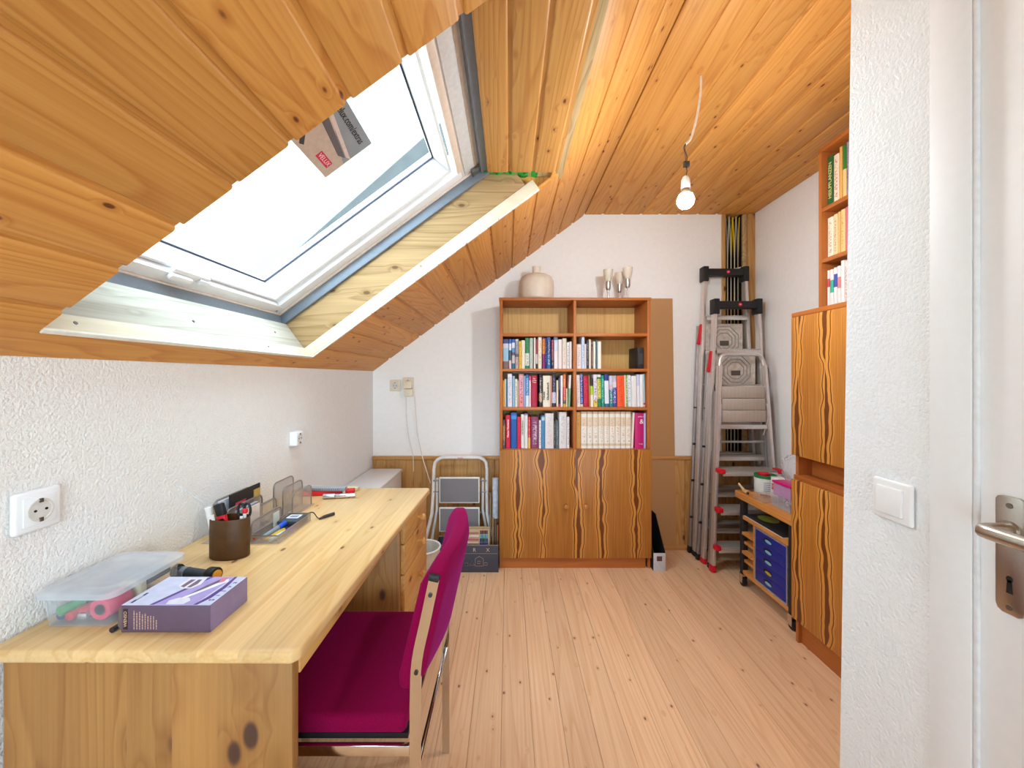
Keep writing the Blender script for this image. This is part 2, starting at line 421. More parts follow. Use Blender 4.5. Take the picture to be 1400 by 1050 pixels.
# wall behind the camera, with an unseen glazed opening added to bring in daylight
GX0, GX1, GZ0, GZ1 = -.66, .70, .30, 2.05
b = MB()
b.box(XL-.2, GX0, YN-.12, YN, -.1, ZC+.3); b.box(GX1, XP+.11, YN-.12, YN, -.1, ZC+.3)
b.box(GX0, GX1, YN-.12, YN, -.1, GZ0); b.box(GX0, GX1, YN-.12, YN, GZ1, ZC+.3)
wre = b.build('wall_rear', M_WALL, origin=(0, YN, 0)); tag(wre, kind='structure')
w2 = thing('window_2', None, None, (0, YN-.06, GZ0), kind='structure')
for a in ((GX0, GX0+.06, GZ0, GZ1), (GX1-.06, GX1, GZ0, GZ1), (GX0+.06, GX1-.06, GZ0, GZ0+.06), (GX0+.06, GX1-.06, GZ1-.06, GZ1), (-.01, .05, GZ0+.06, GZ1-.06)):
    MB().box(a[0], a[1], YN-.09, YN-.03, a[2], a[3], bev=.004).build('window_frame', M_PVC, w2)
for a in ((GX0+.06, -.01), (.05, GX1-.06)):
    MB().box(a[0], a[1], YN-.062, YN-.058, GZ0+.06, GZ1-.06).build('pane', M_GLASS, w2)
portal('rear_window_portal', ((GX0+GX1)/2, YN-.13, (GZ0+GZ1)/2), (R(90), 0, 0), GX1-GX0, GZ1-GZ0)

# baseboard and wainscot on the back wall
wa = thing('wall_wainscot', None, None, (0, YB, 0), kind='structure')
wme = MB().prism([(-.0475, 0), (-.0475, .009), (-.044, .012), (.040, .012), (.044, .008), (.0475, .006), (.0475, 0)], 'z', .0, .632,
                 M=Matrix(((1, 0, 0, 0), (0, -1, 0, 0), (0, 0, 1, 0), (0, 0, 0, 1)))).mesh('wainscot_board'); wme.materials.append(M_WAINS)
x = XL + .049
while x < XR - .03:
    inst('wainscot_board', wme, M_WAINS, wa, (x, -.0002, 0)); x += .0955
t1 = MB().box(XL+.002, XR-.002, YB-.024, YB, .632, .655, bev=.003).build('trim_1', M_RAIL, origin=(0, YB, .63)); tag(t1, kind='structure')
t2 = MB().prism([(YB-.0125, .001), (YB-.026, .001), (YB-.024, .022), (YB-.0125, .034)], 'x', XL+.002, XR-.002).build('baseboard_back', M_RAIL, origin=(0, YB, 0)); tag(t2, kind='structure')

# cables in the shaft
CG, CYL, CD = (190, 184, 170), (232, 200, 24), (150, 146, 136)
for i, c in enumerate((CG, CD, CYL, CG, CYL, CD, CG, CYL, CG, CD, CYL, CG)):
    yl = c == CYL
    xx = SX0+.026+.0082*i; yy = YB+.012+.015*(i % 3)
    dx = -.012 if i % 2 else .010
    pts = [(xx+dx, yy, ZC-.01), (xx+dx*.6, yy, 2.25), (xx, yy, 2.05), (xx, yy, 1.92), (xx+dx*.15, yy, 1.6), (xx, yy, 1.25), (xx-dx*.1, yy, .9), (xx, yy, SZ+.004)]
    pp = []
    for a_ in range(len(pts)-1):
        for k in range(4): pp.append(tuple(Vector(pts[a_]).lerp(Vector(pts[a_+1]), k/4)))
    pp.append(pts[-1])
    nm = 'yellow' if yl else 'grey'
    o = MB().tube(pp, .0042 if yl else .0036, 6).build('cable', plain(*c, .45), origin=(xx, yy, SZ))
    tag(o, 'thin %s cable running down the open shaft behind the ladders' % nm, 'cable', '%s cables in the wall shaft' % nm)
for z, tl in ((1.955, 12), (1.40, 9)):
    b = MB().bar((SX0+.004, YB-.004, z-.012), (SX1-.03, YB-.004, z+.016), .004, .03, up=(0, 0, 1))
    o = b.build('cable_strap', plain(206, 196, 178, .6)); tag(o, 'short pale strip tying the cables %s' % ('near the shaft top' if z > 1.5 else 'lower in the shaft, above the ladder platform'), 'strap')
# ================================================================== skylight (window_1) in the slope
win = thing('window_1', None, None, tuple(SL(S0, 0, (Y0+Y1)/2)), kind='structure')
def sb(name, mat, s0, s1, y0, y1, n0, n1, parent=win, bev=.0015):
    return MB().box(s0, s1, y0, y1, n0, n1, bev=bev, M=SLM).build(name, mat, parent)
def sprism(name, mat, poly, y0, y1, parent=win):      # poly in (s, n), along y
    M = SLM
    return MB().prism(poly, 'y', y0, y1, M=M).build(name, mat, parent)
M_BATTEN = wood('cream_batten', (226, 212, 188), (206, 190, 160), (150, 120, 90), 'y', .7, 4, .05, (6, 3), .04, .2, .3)
M_MEMB = NT('green_membrane')
_v = M_MEMB.objco(False); M_MEMB = M_MEMB.fin(M_MEMB.mix(M_MEMB.maprange(M_MEMB.noise(_v, 45, 2), .5, .6, 0, 1), lin(30, 190, 80), lin(10, 90, 50)), .35)
M_GASKET = plain(126, 134, 144, .45, .3, .4, .04)
M_GASKETL = plain(196, 206, 216, .4, .2, .4, .03)
# lining of the reveal: bottom
sb('sill_batten', M_BATTEN, S0-.022, S0+.004, Y0, Y1-.004, .004, .050)
sb('edge_strip', plain(232, 226, 212, .6), S0-.004, S0+.008, Y0+.002, Y1, -.003, .0035)
sb('lining_plank', M_GREYED, S0-.024, S0-.001, Y0, Y1-.004, .051, .188)
# far side
sb('side_batten', M_BATTEN, S0, S1-.06, Y1-.004, Y1+.022, .004, .052)
sb('lining_plank', M_RAWS, S0-.02, S1-.10, Y1-.001, Y1+.024, .053, .21)
# torn white sealing strip along the far edge: short ragged pieces
s = S0
while s < S1-.09:
    L = random.uniform(.035, .075)
    sb('sealing_strip', plain(230, 222, 208, .7), s, min(s+L, S1-.06), Y1-.002, Y1+random.uniform(.006, .012), -.0025, .0035, bev=.0006); s += L+random.uniform(.001, .004)
# near side
sb('lining_plank', M_RAWS, S0-.02, S1-.02, Y0-.024, Y0-.001, .016, .21)
# green roofing membrane showing in the gap above the side plank
b = MB(); bmv = []
for i in range(9):
    sx = 1.20+.024*i
    bmv.append((sx, .20-.024*i*.72 + (.006 if i % 2 else -.004)))
b.prism(bmv+[(u+.004, v+.012) for u, v in bmv[::-1]], 'y', Y1-.03, Y1+.06, M=SLM)
b.build('membrane', M_MEMB, win, smooth=False)
# horizontal head lining of three boards
ZH = 2.115
lme = MB().prism(board_profile(.104), 'y', Y0-.02, 1.762).mesh('lining_board', ang=30); lme.materials.append(M_LINING)
XH = SL((ZH-ZS)/ST, 0, 0).x
for k in range(3):
    o = inst('lining_board', lme, M_LINING, win, (0, 0, 0)); o.matrix_local = W[win].inverted() @ Matrix.Translation((XH-.104*(k+1)+.004, 0, ZH))
b = MB().prism([(XH-.315, ZH+.015), (XH+.03, ZH+.015), (XH+.03, ZH+.1), (XH-.315, ZH+.1)], 'y', Y0-.03, Y1+.05); b.build('lining_backing', M_RAW, win)
# grey insulation collar
g = .05
sprism('collar', M_GASKET, [(.035, .189), (.066, .189), (.090, .236), (.035, .236)], Y0, Y1)
sprism('collar', M_GASKET, [(1.19, .205), (1.225, .189), (1.24, .26), (1.20, .26)], Y0, Y1)
for ya, yb in ((Y1-.016, Y1+.02), (Y0-.02, Y0+.016)):
    sb('collar', M_GASKET, .04, 1.235, ya, yb, .189, .242)
# outer frame with a lighter step
def ring(name, mat, s0, s1, y0, y1, ws, we, wy, n0, n1, bev=.003):
    """four rails of a rectangular frame in the slope plane: ws/we widths at low and high s, wy at the sides"""
    sb(name, mat, s0, s0+ws, y0, y1, n0, n1, bev=bev); sb(name, mat, s1-we, s1, y0, y1, n0, n1, bev=bev)
    sb(name, mat, s0+ws, s1-we, y0, y0+wy, n0, n1, bev=bev); sb(name, mat, s0+ws, s1-we, y1-wy, y1, n0, n1, bev=bev)
ring('window_frame', M_PVC, .078, 1.20, Y0+.006, Y1-.006, .05, .09, .066, .238, .33)
ring('frame_step', plain(232, 216, 204, .45), .078, 1.185, Y0+.010, Y1-.010, .012, .012, .014, .229, .238, bev=.001)
# sash: rails with a splayed inner face
def splay(p_out, p_in, y0, y1): pass
YS0, YS1, SS0, SS1 = Y0+.076, Y1-.072, .131, 1.075
YG0, YG1, SG0, SG1 = Y0+.150, 1.652, .166, 1.034
b = MB(); bm = b.bm
def rect(s0, s1, y0, y1, n): return [bm.verts.new(SLM @ Vector((a, c, n))) for a, c in ((s0, y0), (s1, y0), (s1, y1), (s0, y1))]
o1 = rect(SS0, SS1, YS0, YS1, .345); o2 = rect(SS0, SS1, YS0, YS1, .262); o3 = rect(SS0+.012, SS1-.012, YS0+.028, YS1-.028, .258)
o4 = rect(SG0-.006, SG1+.006, YG0-.012, YG1+.012, .300); o5 = rect(SG0, SG1, YG0, YG1, .318); o6 = rect(SG0, SG1, YG0, YG1, .345)
loops = [o1, o2, o3, o4, o5, o6]; fs = []
for A, B_ in zip(loops, loops[1:]+loops[:1]):
    for k in range(4): fs.append(bm.faces.new((A[k], A[(k+1) % 4], B_[(k+1) % 4], B_[k])))
bmesh.ops.recalc_face_normals(bm, faces=fs)
sash = b.build('sash', M_PVC, win)
MB().box(SG0-.004, SG1+.004, YG0-.004, YG1+.004, .322, .327, M=SLM).build('pane', M_GLASS, win)
for a in ((SG0, SG1, YG1-.006, YG1, .3205), (SG0, SG1, YG0, YG0+.006, .3205), (SG0, SG0+.005, YG0, YG1, .3205), (SG1-.005, SG1, YG0, YG1, .3205)):
    sb('glazing_seal', plain(52, 56, 78, .5), a[0], a[1], a[2], a[3], .3165, .3215, bev=0)
# ventilation bar and cover strips on the upper rail
sb('vent_bar', plain(240, 222, 206, .4), 1.083, 1.112, Y0+.07, Y1-.10, .222, .245, bev=.004)
sb('cover_strip', plain(222, 222, 222, .45), 1.122, 1.20, Y0+.02, Y1-.03, .232, .2385, bev=.002)
sb('corner_bracket', plain(128, 128, 130, .4, .8), 1.15, 1.195, Y1-.055, Y1-.012, .214, .231, bev=.002)
# handle on the lower rail
h = MB(); yc = 1.24
h.box(.128, .150, yc-.07, yc+.07, .236, .250, bev=.005, M=SLM)
h.box(.112, .134, yc-.075, yc+.005, .222, .238, bev=.006, M=SLM); h.box(.120, .140, yc+.03, yc+.075, .228, .24, bev=.004, M=SLM)
h.build('handle', M_PVC, win)
for yy in (.84, 1.745):
    p = SL(.10, .237, yy); MB().cyl(p, SL(.10, .2345, yy), .005, seg=12).build('screw', plain(190, 190, 194, .4, .8), win)
for yy, nn in ((.83, .028), (1.2, .10), (1.5, .03), (1.64, .12)):
    MB().cyl(SL(S0+.0035 if nn < .05 else S0-.001, nn, yy), SL(S0+.0055 if nn < .05 else S0+.001, nn, yy), .004, seg=10).build('screw', plain(120, 110, 100, .5, .6), win)
# light portal just outside the glass
po = portal('skylight_portal', SL((SS0+SS1)/2, .40, (YS0+YS1)/2), (0, 0, 0), SS1-SS0+.05, YS1-YS0+.05)
po.rotation_euler = Matrix(((CT, 0, -ST), (0, 1, 0), (ST, 0, CT))).to_euler()

# leaflet stuck to the glass
lf = thing('leaflet', 'printed grey and beige leaflet stuck inside the skylight pane', 'leaflet', tuple(SL(.745, .321, 1.21)))
LS0, LS1, LY0, LY1, LN = .648, .842, 1.055, 1.353, .3150
M_PAP = plain(150, 158, 166, .5, 0, .3, .05, 14)
MB().box(LS0, LS1, LY0, LY1, LN, LN+.0008, M=SLM).build('sheet', M_PAP, lf)
MB().prism([(LY0, LS0), (LY1, LS0), (LY1, LS0+.075), (LY1-.09, LS0+.10), (LY0, LS0+.165)], 'x', LN-.0004, LN, M=SLM @ Matrix(((0, 0, 1, 0), (0, 1, 0, 0), (1, 0, 0, 0), (0, 0, 0, 1)))).build('printed_wall', plain(206, 186, 172, .55), lf)
PM = SLM @ Matrix(((0, 0, 1, 0), (0, 1, 0, 0), (1, 0, 0, 0), (0, 0, 0, 1)))
MB().prism([(LY0, LS0+.115), (LY1-.05, LS0+.078), (LY1-.02, LS0+.092), (LY0, LS0+.142)], 'x', LN-.0008, LN-.0004, M=PM).build('printed_window_frame', plain(108, 100, 104, .5), lf)
MB().prism([(LY0, LS0+.146), (LY1-.02, LS0+.096), (LY1, LS0+.104), (LY0, LS0+.160)], 'x', LN-.0008, LN-.0004, M=PM).build('printed_window_frame', plain(226, 206, 202, .5), lf)
MB().prism([(1.12, LS0+.045), (1.165, LS0+.01), (1.18, LS0+.018), (1.135, LS0+.055)], 'x', LN-.0008, LN-.0004, M=PM).build('printed_shutter', plain(66, 64, 72, .5), lf)
MB().box(LS0+.022, LS0+.048, 1.243, 1.318, LN-.0008, LN-.0004, M=SLM).build('logo_panel', plain(216, 40, 84, .5), lf)
EY, ES = (0, 1, 0), (CT, 0, ST)
text('lettering', 'VELUX', .022, plain(246, 226, 230, .5), frame(SL(LS0+.035, LN-.001, 1.281), EY, ES), lf)
text('lettering', 'www.velux.com/extras', .034, plain(30, 30, 34, .5), frame(SL(LS1-.028, LN-.001, 1.195), EY, ES), lf, sx=.80)

# neighbour's wall behind the glass, with lead flashing where the roof meets it
nb = thing('neighbour_wall', 'pale stuccoed wall of the adjoining house seen through the skylight', 'building', (-1, 3.3, 1.0))
M_STUCCO = plaster('outdoor_stucco', (120, 117, 106), 26, .25, .01)
MB().prism([(-7, .2), (2.2, .2), (2.2, 7.5), (-7, 7.5)], 'y', 3.3, 3.5).build('wall', M_STUCCO, nb)
fl = [(-2.6, 1.05), (1.2, 4.05), (1.2, 4.86), (-2.6, 1.50)]
MB().prism(fl, 'y', 3.285, 3.2995).build('flashing', plain(56, 57, 55, .6, .1, .4, .15, 9), nb)

# outside, unseen, added to block and bounce sky light: our own tiled roof around the window, and the ground far below
b = MB()
for s0, s1, y0, y1 in ((-3.2, .025, -5, 3.28), (.025, 1.26, -5, Y0-.03), (.025, 1.26, Y1+.045, 3.28), (1.26, 2.6, -5, 3.28)):
    b.box(s0, s1, y0, y1, .175, .235, M=SLM)
rf = b.build('roof', plain(120, 72, 54, .8, 0, .2, .15, 12), origin=(0, 0, 0)); tag(rf, kind='structure')
gd = MB().box(-60, 60, -60, 60, -6.2, -6).build('ground', plain(186, 187, 180, .9, 0, .2, .1, 1.5), origin=(0, 0, -6)); tag(gd, kind='structure')
# ================================================================== fixtures: door, switch, sockets, hanging bulb
dr = thing('door_1', None, None, (XP+.03, .23, 0), kind='structure')
MB().box(XP+.002, XP+.046, -.215, .668, .006, 1.975, bev=.003).build('door_leaf', M_TRIM, dr)
for a in ((.668, .735, -.01+.011, 2.04), ):
    MB().box(XP-.004, XP+.10, a[0], a[1], a[2], a[3], bev=.002).build('door_frame', M_TRIM, dr)
MB().box(XP-.010, XP+.10, -.28, -.218, .001, 2.04, bev=.004).build('door_frame', M_TRIM, dr)
MB().box(XP-.010, XP+.10, -.217, .667, 1.978, 2.04, bev=.004).build('door_frame', M_TRIM, dr)
MB().box(XP-.003, XP+.012, .660, .6675, .006, 1.975, bev=.002).build('door_seal', plain(226, 230, 234, .4), dr)
hz = .976
hy = .6175
plate = MB().prism([(hy+.010, hz-.133), (hy+.016, hz-.129), (hy+.0185, hz-.121), (hy+.0185, hz+.043), (hy+.016, hz+.048), (hy+.010, hz+.05),
                    (hy-.010, hz+.05), (hy-.016, hz+.048), (hy-.0185, hz+.043), (hy-.0185, hz-.121), (hy-.016, hz-.129), (hy-.010, hz-.133)], 'x', XP-.0035, XP+.0015, bev=.001).build('handle_plate', M_STEEL, dr)
kh = MB(); kh.prism([(hy+.0042*math.cos(a), hz-.078+.0052*math.sin(a)) for a in [i*math.pi/6 for i in range(12)]], 'x', XP-.0042, XP-.0034)
kh.prism([(hy-.004, hz-.1), (hy+.004, hz-.1), (hy+.0028, hz-.079), (hy-.0028, hz-.079)], 'x', XP-.0042, XP-.0034); kh.build('keyhole', M_BLACK, plate)
for zz in (hz-.122, hz+.036): MB().cyl((XP-.0032, hy, zz), (XP-.0048, hy, zz), .0042, seg=14).build('screw', plain(150, 146, 140, .4, 1), plate)
lv = MB()
lv.tube([(XP-.002, hy, hz), (XP-.02, hy, hz), (XP-.036, hy, hz), (XP-.046, hy-.002, hz), (XP-.052, hy-.008, hz), (XP-.054, hy-.018, hz), (XP-.054, hy-.05, hz), (XP-.054, hy-.1, hz), (XP-.053, hy-.125, hz)], [.0095]*4+[.0105]*5, 14)
lv.cyl((XP-.002, hy, hz), (XP-.009, hy, hz), .013, seg=20); lv.build('door_handle', M_STEEL, dr)

def frame_plate(m, c, w, h, d, axis, sgn, bev=.006):
    x, y, z = c
    if axis == 'x': m.box(min(x, x+sgn*d), max(x, x+sgn*d), y-w/2, y+w/2, z-h/2, z+h/2, bev=bev, seg=3)
    else: m.box(x-w/2, x+w/2, min(y, y+sgn*d), max(y, y+sgn*d), z-h/2, z+h/2, bev=bev, seg=3)
sw = thing('light_switch', 'white rocker light switch on the wall beside the door', 'switch', (XP, .803, .962))
m = MB(); frame_plate(m, (XP-.0005, .803, .962), .082, .082, .010, 'x', -1, .007); m.build('frame', M_WHITE, sw)
m = MB(); m.box(-.004, .004, -.027, .027, -.027, .027, bev=.002, M=Matrix.Translation((XP-.0125, .803, .962)) @ Matrix.Rotation(R(3), 4, 'Y')); m.build('rocker', M_WHITE, sw)

def schuko(c, axis, sgn, w, d, label, col=M_WHITE, cup=True):
    t = thing('wall_socket', label, 'socket', c)
    x, y, z = c
    m = MB(); frame_plate(m, c, w, w, d, axis, sgn, .006); m.build('frame', col, t)
    ax = Vector((sgn, 0, 0)) if axis == 'x' else Vector((0, sgn, 0))
    p = Vector(c)+ax*d
    m = MB()
    if axis == 'x': m.box(min(p.x, p.x+sgn*.003), max(p.x, p.x+sgn*.003), y-.028, y+.028, z-.028, z+.028, bev=.001)
    else: m.box(x-.028, x+.028, min(p.y, p.y+sgn*.003), max(p.y, p.y+sgn*.003), z-.028, z+.028, bev=.001)
    m.build('cover', col, t)
    q = p+ax*.0031
    Mx = frame(q, (0, 1, 0) if axis == 'x' else (1, 0, 0), (0, 0, 1)); 
    if (Mx.to_3x3() @ Vector((0, 0, 1))).dot(ax) < 0: Mx = frame(q, (0, -1, 0) if axis == 'x' else (-1, 0, 0), (0, 0, 1))
    m = MB(); m.lathe([(.0225, 0), (.0225, .0016), (.0195, .0016), (.0185, .0004), (.0006, .0004)], M=Mx.to_3x3().to_4x4(), c=q); cupo = m.build('well', plain(214, 210, 204, .4), t)
    side = Vector((0, 1, 0)) if axis == 'x' else Vector((1, 0, 0))
    for s_ in (-1, 1):
        a = q+side*.0095*s_+ax*.0003
        MB().cyl(a, a+ax*.0012, .0026, seg=10).build('contact_hole', M_DARK, t)
        a = q+Vector((0, 0, .019*s_))
        MB().box(-.002, .002, -.003, .003, -.004, .004, M=Matrix.Translation(a+ax*.001)).build('earth_clip', plain(120, 110, 96, .4, .8), t)
    return t
schuko((XL+.0005, .80, .945), 'x', 1, .082, .012, 'white flush socket on the knee wall above the clear plastic box')
# surface-mounted one above the far end of the desk
schuko((XL+.0005, 1.762, .94), 'x', 1, .062, .03, 'deep surface-mounted white socket on the knee wall above the mesh organisers')
s3 = schuko((-.794, YB-.0005, 1.150), 'y', -1, .078, .014, 'cream wall socket with nothing plugged in, beside the corner', plain(234, 222, 200, .4))
s4 = schuko((-.704, YB-.0005, 1.168), 'y', -1, .078, .014, 'cream wall socket with adapter plugs and cables on the back wall', plain(234, 222, 200, .4))
ad = thing('plug_adapter', 'cream double plug adapter pushed into the back wall socket', 'plug', (-.70, YB-.018, 1.13))
MB().box(-.732, -.668, YB-.058, YB-.019, 1.128, 1.18, bev=.008).build('body', plain(236, 222, 196, .4), ad)
MB().box(-.724, -.664, YB-.046, YB-.002, 1.074, 1.127, bev=.008).build('body', plain(238, 226, 204, .4), ad)
def smooth_path(pts, k=6):
    P = [Vector(p) for p in pts]; out = []
    for i in range(len(P)-1):
        p0, p1, p2, p3 = P[max(i-1, 0)], P[i], P[i+1], P[min(i+2, len(P)-1)]
        for j in range(k):
            t = j/k
            out.append(.5*((2*p1)+(-p0+p2)*t+(2*p0-5*p1+4*p2-p3)*t*t+(-p0+3*p1-3*p2+p3)*t**3))
    out.append(P[-1]); return out
M_WCORD = plain(236, 228, 220, .45)
o = MB().tube(smooth_path([(-.715, YB-.03, 1.076), (-.716, YB-.012, .98), (-.71, YB-.008, .86), (-.69, YB-.02, .75), (-.665, YB-.03, .66), (-.66, YB-.034, .55)]), .0028, 6).build('cord', M_WCORD)
tag(o, 'white cord hanging from the lower adapter plug behind the wainscot rail', 'cord')
o = MB().tube(smooth_path([(-.665, YB-.04, 1.15), (-.652, YB-.05, 1.10), (-.648, YB-.02, .95), (-.635, YB-.018, .8), (-.60, YB-.035, .66), (-.56, YB-.06, .55), (-.535, YB-.07, .48)]), .0034, 6).build('cord', M_WCORD)
tag(o, 'white cord running from the upper adapter plug down to the step stool', 'cord')

# bare bulb hanging from the ceiling
bu = thing('hanging_bulb', 'bare lit light bulb hanging by its wires from the boarded ceiling', 'lamp', (.66, 1.50, 1.86))
MB().tube(smooth_path([(.732, 1.515, ZC-.001), (.731, 1.515, 2.30), (.715, 1.51, 2.2), (.690, 1.505, 2.115), (.668, 1.50, 2.088)]), .0045, 8).build('ceiling_cable', plain(240, 232, 220, .5), bu)
MB().tube(smooth_path([(.668, 1.50, 2.09), (.664, 1.50, 2.07), (.672, 1.50, 2.04), (.671, 1.50, 2.02)]), .0014, 5).build('wire', M_BLACK, bu)
MB().tube(smooth_path([(.668, 1.50, 2.09), (.661, 1.502, 2.075), (.666, 1.502, 2.05), (.669, 1.502, 2.02)]), .0012, 5).build('wire', plain(60, 56, 90, .5), bu)
m = MB()
for k in range(3): m.box(.6595+.0075*k, .6655+.0075*k, 1.494, 1.506, 2.000, 2.022, bev=.002)
m.box(.659, .681, 1.496, 1.504, 2.006, 2.016); m.build('terminal_block', plain(70, 62, 56, .5), bu)
MB().tube(smooth_path([(.670, 1.50, 2.001), (.672, 1.50, 1.985), (.668, 1.50, 1.965)]), .0014, 5).build('wire', M_BLACK, bu)
MB().lathe([(.003, 1.968), (.010, 1.964), (.0155, 1.952), (.017, 1.928), (.0175, 1.918)], (.667, 1.50, 0), 24).build('bulb_holder', plain(244, 242, 238, .3), bu)
MB().lathe([(.0135, 1.9175), (.0135, 1.912), (.0145, 1.909)], (.667, 1.5, 0), 20).build('bulb_thread', M_STEEL, bu)
t = NT('lit_bulb'); e = t.add('ShaderNodeEmission'); e.inputs[0].default_value = (*BULB_COLOR, 1); e.inputs[1].default_value = BULB_STRENGTH
t.link(e.outputs[0], t.out.inputs[0])
bc = 1.874
MB().lathe([(.0146, 1.9088), (.0185, 1.9045), (.0225, 1.901), (.0245, 1.8955)], (.667, 1.50, 0), 24).build('bulb_neck', plain(244, 242, 238, .35), bu)
MB().lathe([(.0244, 1.8953)]+[(.0305*math.cos(R(a)), bc+.0305*math.sin(R(a))) for a in (30, 15, 0, -15, -30, -45, -60, -75, -86)], (.667, 1.50, 0), 24).build('bulb_glass', t.m, bu)
# ================================================================== furniture
# ---- pine desk
DZ = .715
dk = thing('desk', 'long knotty pine desk with a drawer pedestal along the knee wall', 'desk', (-.66, 1.25, 0))
top = MB().prism([(-.950, .722), (-.392, .719), (-.381, .731), (-.349, 1.772), (-.358, 1.785), (-.950, 1.785)], 'z', DZ-.024, DZ, bev=.006, seg=3).build('desk_top', M_DESK, dk)
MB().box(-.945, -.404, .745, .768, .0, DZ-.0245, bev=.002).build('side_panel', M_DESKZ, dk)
MB().box(-.938, -.918, .770, 1.415, .25, DZ-.0245, bev=.001).build('back_panel', M_DRAWER, dk)
MB().box(-.420, -.402, .770, 1.415, DZ-.075, DZ-.0245, bev=.001).build('apron', M_DRAWER, dk)
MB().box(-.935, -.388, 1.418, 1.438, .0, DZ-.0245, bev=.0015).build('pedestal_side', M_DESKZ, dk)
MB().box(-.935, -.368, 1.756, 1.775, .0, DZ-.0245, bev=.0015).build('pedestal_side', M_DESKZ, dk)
MB().box(-.93, -.39, 1.4385, 1.7555, .03, .69-.0005).build('pedestal_core', M_DRAWER, dk)
for z0, z1 in ((.607, .684), (.497, .602), (.335, .492), (.07, .33)):
    d = MB().prism([(-.389, 1.4395), (-.374, 1.4395), (-.360, 1.7545), (-.389, 1.7545)], 'z', z0, z1, bev=.002).build('drawer', M_DRAWER, dk)
    zc = (z0+z1)/2; yk = 1.612
    MB().lathe([(.006, 0), (.006, .010), (.0085, .014), (.0135, .020), (.0140, .026), (.0105, .031), (.004, .033)], M=Matrix.Rotation(R(90), 4, 'Y'), c=(-.3675, yk, zc), seg=20).build('knob', M_DRAWER, d)

# ---- magenta chair
M_MAG = NT('magenta_fabric'); v = M_MAG.objco(False)
n = M_MAG.noise(v, 900, 2); n2 = M_MAG.noise(v, 25, 2)
c = M_MAG.mix(M_MAG.maprange(n, .3, .7, 0, 1), lin(108, 0, 42), lin(146, 4, 70))
M_MAG.bump(n, .25, .001); M_MAG.b.inputs['Sheen Weight'].default_value = .25; M_MAG.b.inputs['Sheen Roughness'].default_value = .4
M_MAG.b.inputs['Sheen Tint'].default_value = lin(200, 60, 190)
M_MAG = M_MAG.fin(c, .9, 0, .1)
ch = thing('chair', 'magenta upholstered chair with chrome frame pushed under the desk', 'chair', (-.40, 1.08, 0))
CY0, CY1 = .870, 1.295
# seat cushion
MB().box(-.665, -.225, CY0+.004, CY1-.022, .424, .468, bev=.014, seg=3).build('seat', M_MAG, ch)
MB().box(-.66, -.222, CY0+.012, CY1-.03, .412, .4235).build('seat_pan', M_BLACK, ch)
# curved back cushion
b = MB(); bm = b.bm; ny, nz = 14, 8; th = .054
def backpt(j, i, f):
    u = j/ny; w = i/nz
    y = CY0-.002+(CY1-CY0)*u; z = .530+.275*w
    bow = .030*math.sin(math.pi*u)
    lean = -.221 + .061*w
    edge = .012*(max(0, w-.86)/.14)**2 + .010*(max(0, .10-w)/.10)**2
    z -= .018*(abs(u-.5)*2)**6*w
    x = lean + bow + (th/2-edge)*f + (.0 if f < 0 else .002)
    return Vector((x, y, z))
G = {}
for f in (-1, 1):
    for j in range(ny+1):
        for i in range(nz+1): G[f, j, i] = bm.verts.new(backpt(j, i, f))
fs = []
for j in range(ny):
    for i in range(nz):
        fs.append(bm.faces.new((G[-1, j, i], G[-1, j, i+1], G[-1, j+1, i+1], G[-1, j+1, i]))); fs.append(bm.faces.new((G[1, j, i], G[1, j+1, i], G[1, j+1, i+1], G[1, j, i+1])))
for j in range(ny):
    for i in (0, nz): fs.append(bm.faces.new((G[-1, j, i], G[-1, j+1, i], G[1, j+1, i], G[1, j, i])))
for i in range(nz):
    for j in (0, ny): fs.append(bm.faces.new((G[-1, j, i], G[-1, j, i+1], G[1, j, i+1], G[1, j, i])))
bmesh.ops.recalc_face_normals(bm, faces=fs)
rim = [e for e in bm.edges if len(e.link_faces) == 2 and e.calc_face_angle() > R(50)]
bmesh.ops.bevel(bm, geom=rim, offset=.008, segments=3, profile=.5, affect='EDGES', clamp_overlap=True)
b.build('backrest', M_MAG, ch, ang=60)
# chrome frame: each leg its own part
for y in (CY0-.006, CY1-.008):
    sgn = -1 if y < 1 else 1
    m = MB()
    up = smooth_path([(-.2015, y, 0), (-.2015, y, .30), (-.2015, y, .46), (-.2010, y, .52), (-.197, y, .60), (-.178, y, .69), (-.160, y, .775)], 4)
    lf_, rt_ = [], []
    for i_, q_ in enumerate(up):
        tn = (up[min(i_+1, len(up)-1)]-up[max(i_-1, 0)]).normalized(); nn_ = Vector((tn.z, 0, -tn.x))*.01125
        lf_.append((q_.x-nn_.x, q_.z-nn_.z)); rt_.append((q_.x+nn_.x, q_.z+nn_.z))
    m.prism(lf_+rt_[::-1], 'y', y-.0055, y+.0055)
    m.build('leg', M_CHROME, ch)
    MB().bar((-.1625, y, .770), (-.1595, y, .783), .0235, .013, up=(0, 1, 0), bev=.002).build('end_cap', M_BLACK, ch)
    for p in ((-.1985, .575), (-.168, .742)):
        MB().cyl((p[0], y+sgn*.0055, p[1]), (p[0], y+sgn*.0085, p[1]), .0045, seg=12).build('bolt', plain(70, 66, 64, .4, .8), ch)
    MB().bar((-.655, y, 0), (-.655, y, .42), .0225, .011, up=(0, 1, 0), bev=.001).build('leg', M_CHROME, ch)
    MB().bar((-.643, y, .405), (-.2132, y, .405), .011, .022, up=(0, 0, 1), bev=.001).build('side_rail', M_CHROME, ch)
MB().bar((-.2015, CY0+.0005, .335), (-.2015, CY1-.0145, .335), .011, .016, up=(0, 0, 1), bev=.001).build('stretcher', M_CHROME, ch)
MB().bar((-.655, CY0+.0005, .405), (-.655, CY1-.0145, .405), .011, .016, up=(0, 0, 1), bev=.001).build('stretcher', M_CHROME, ch)

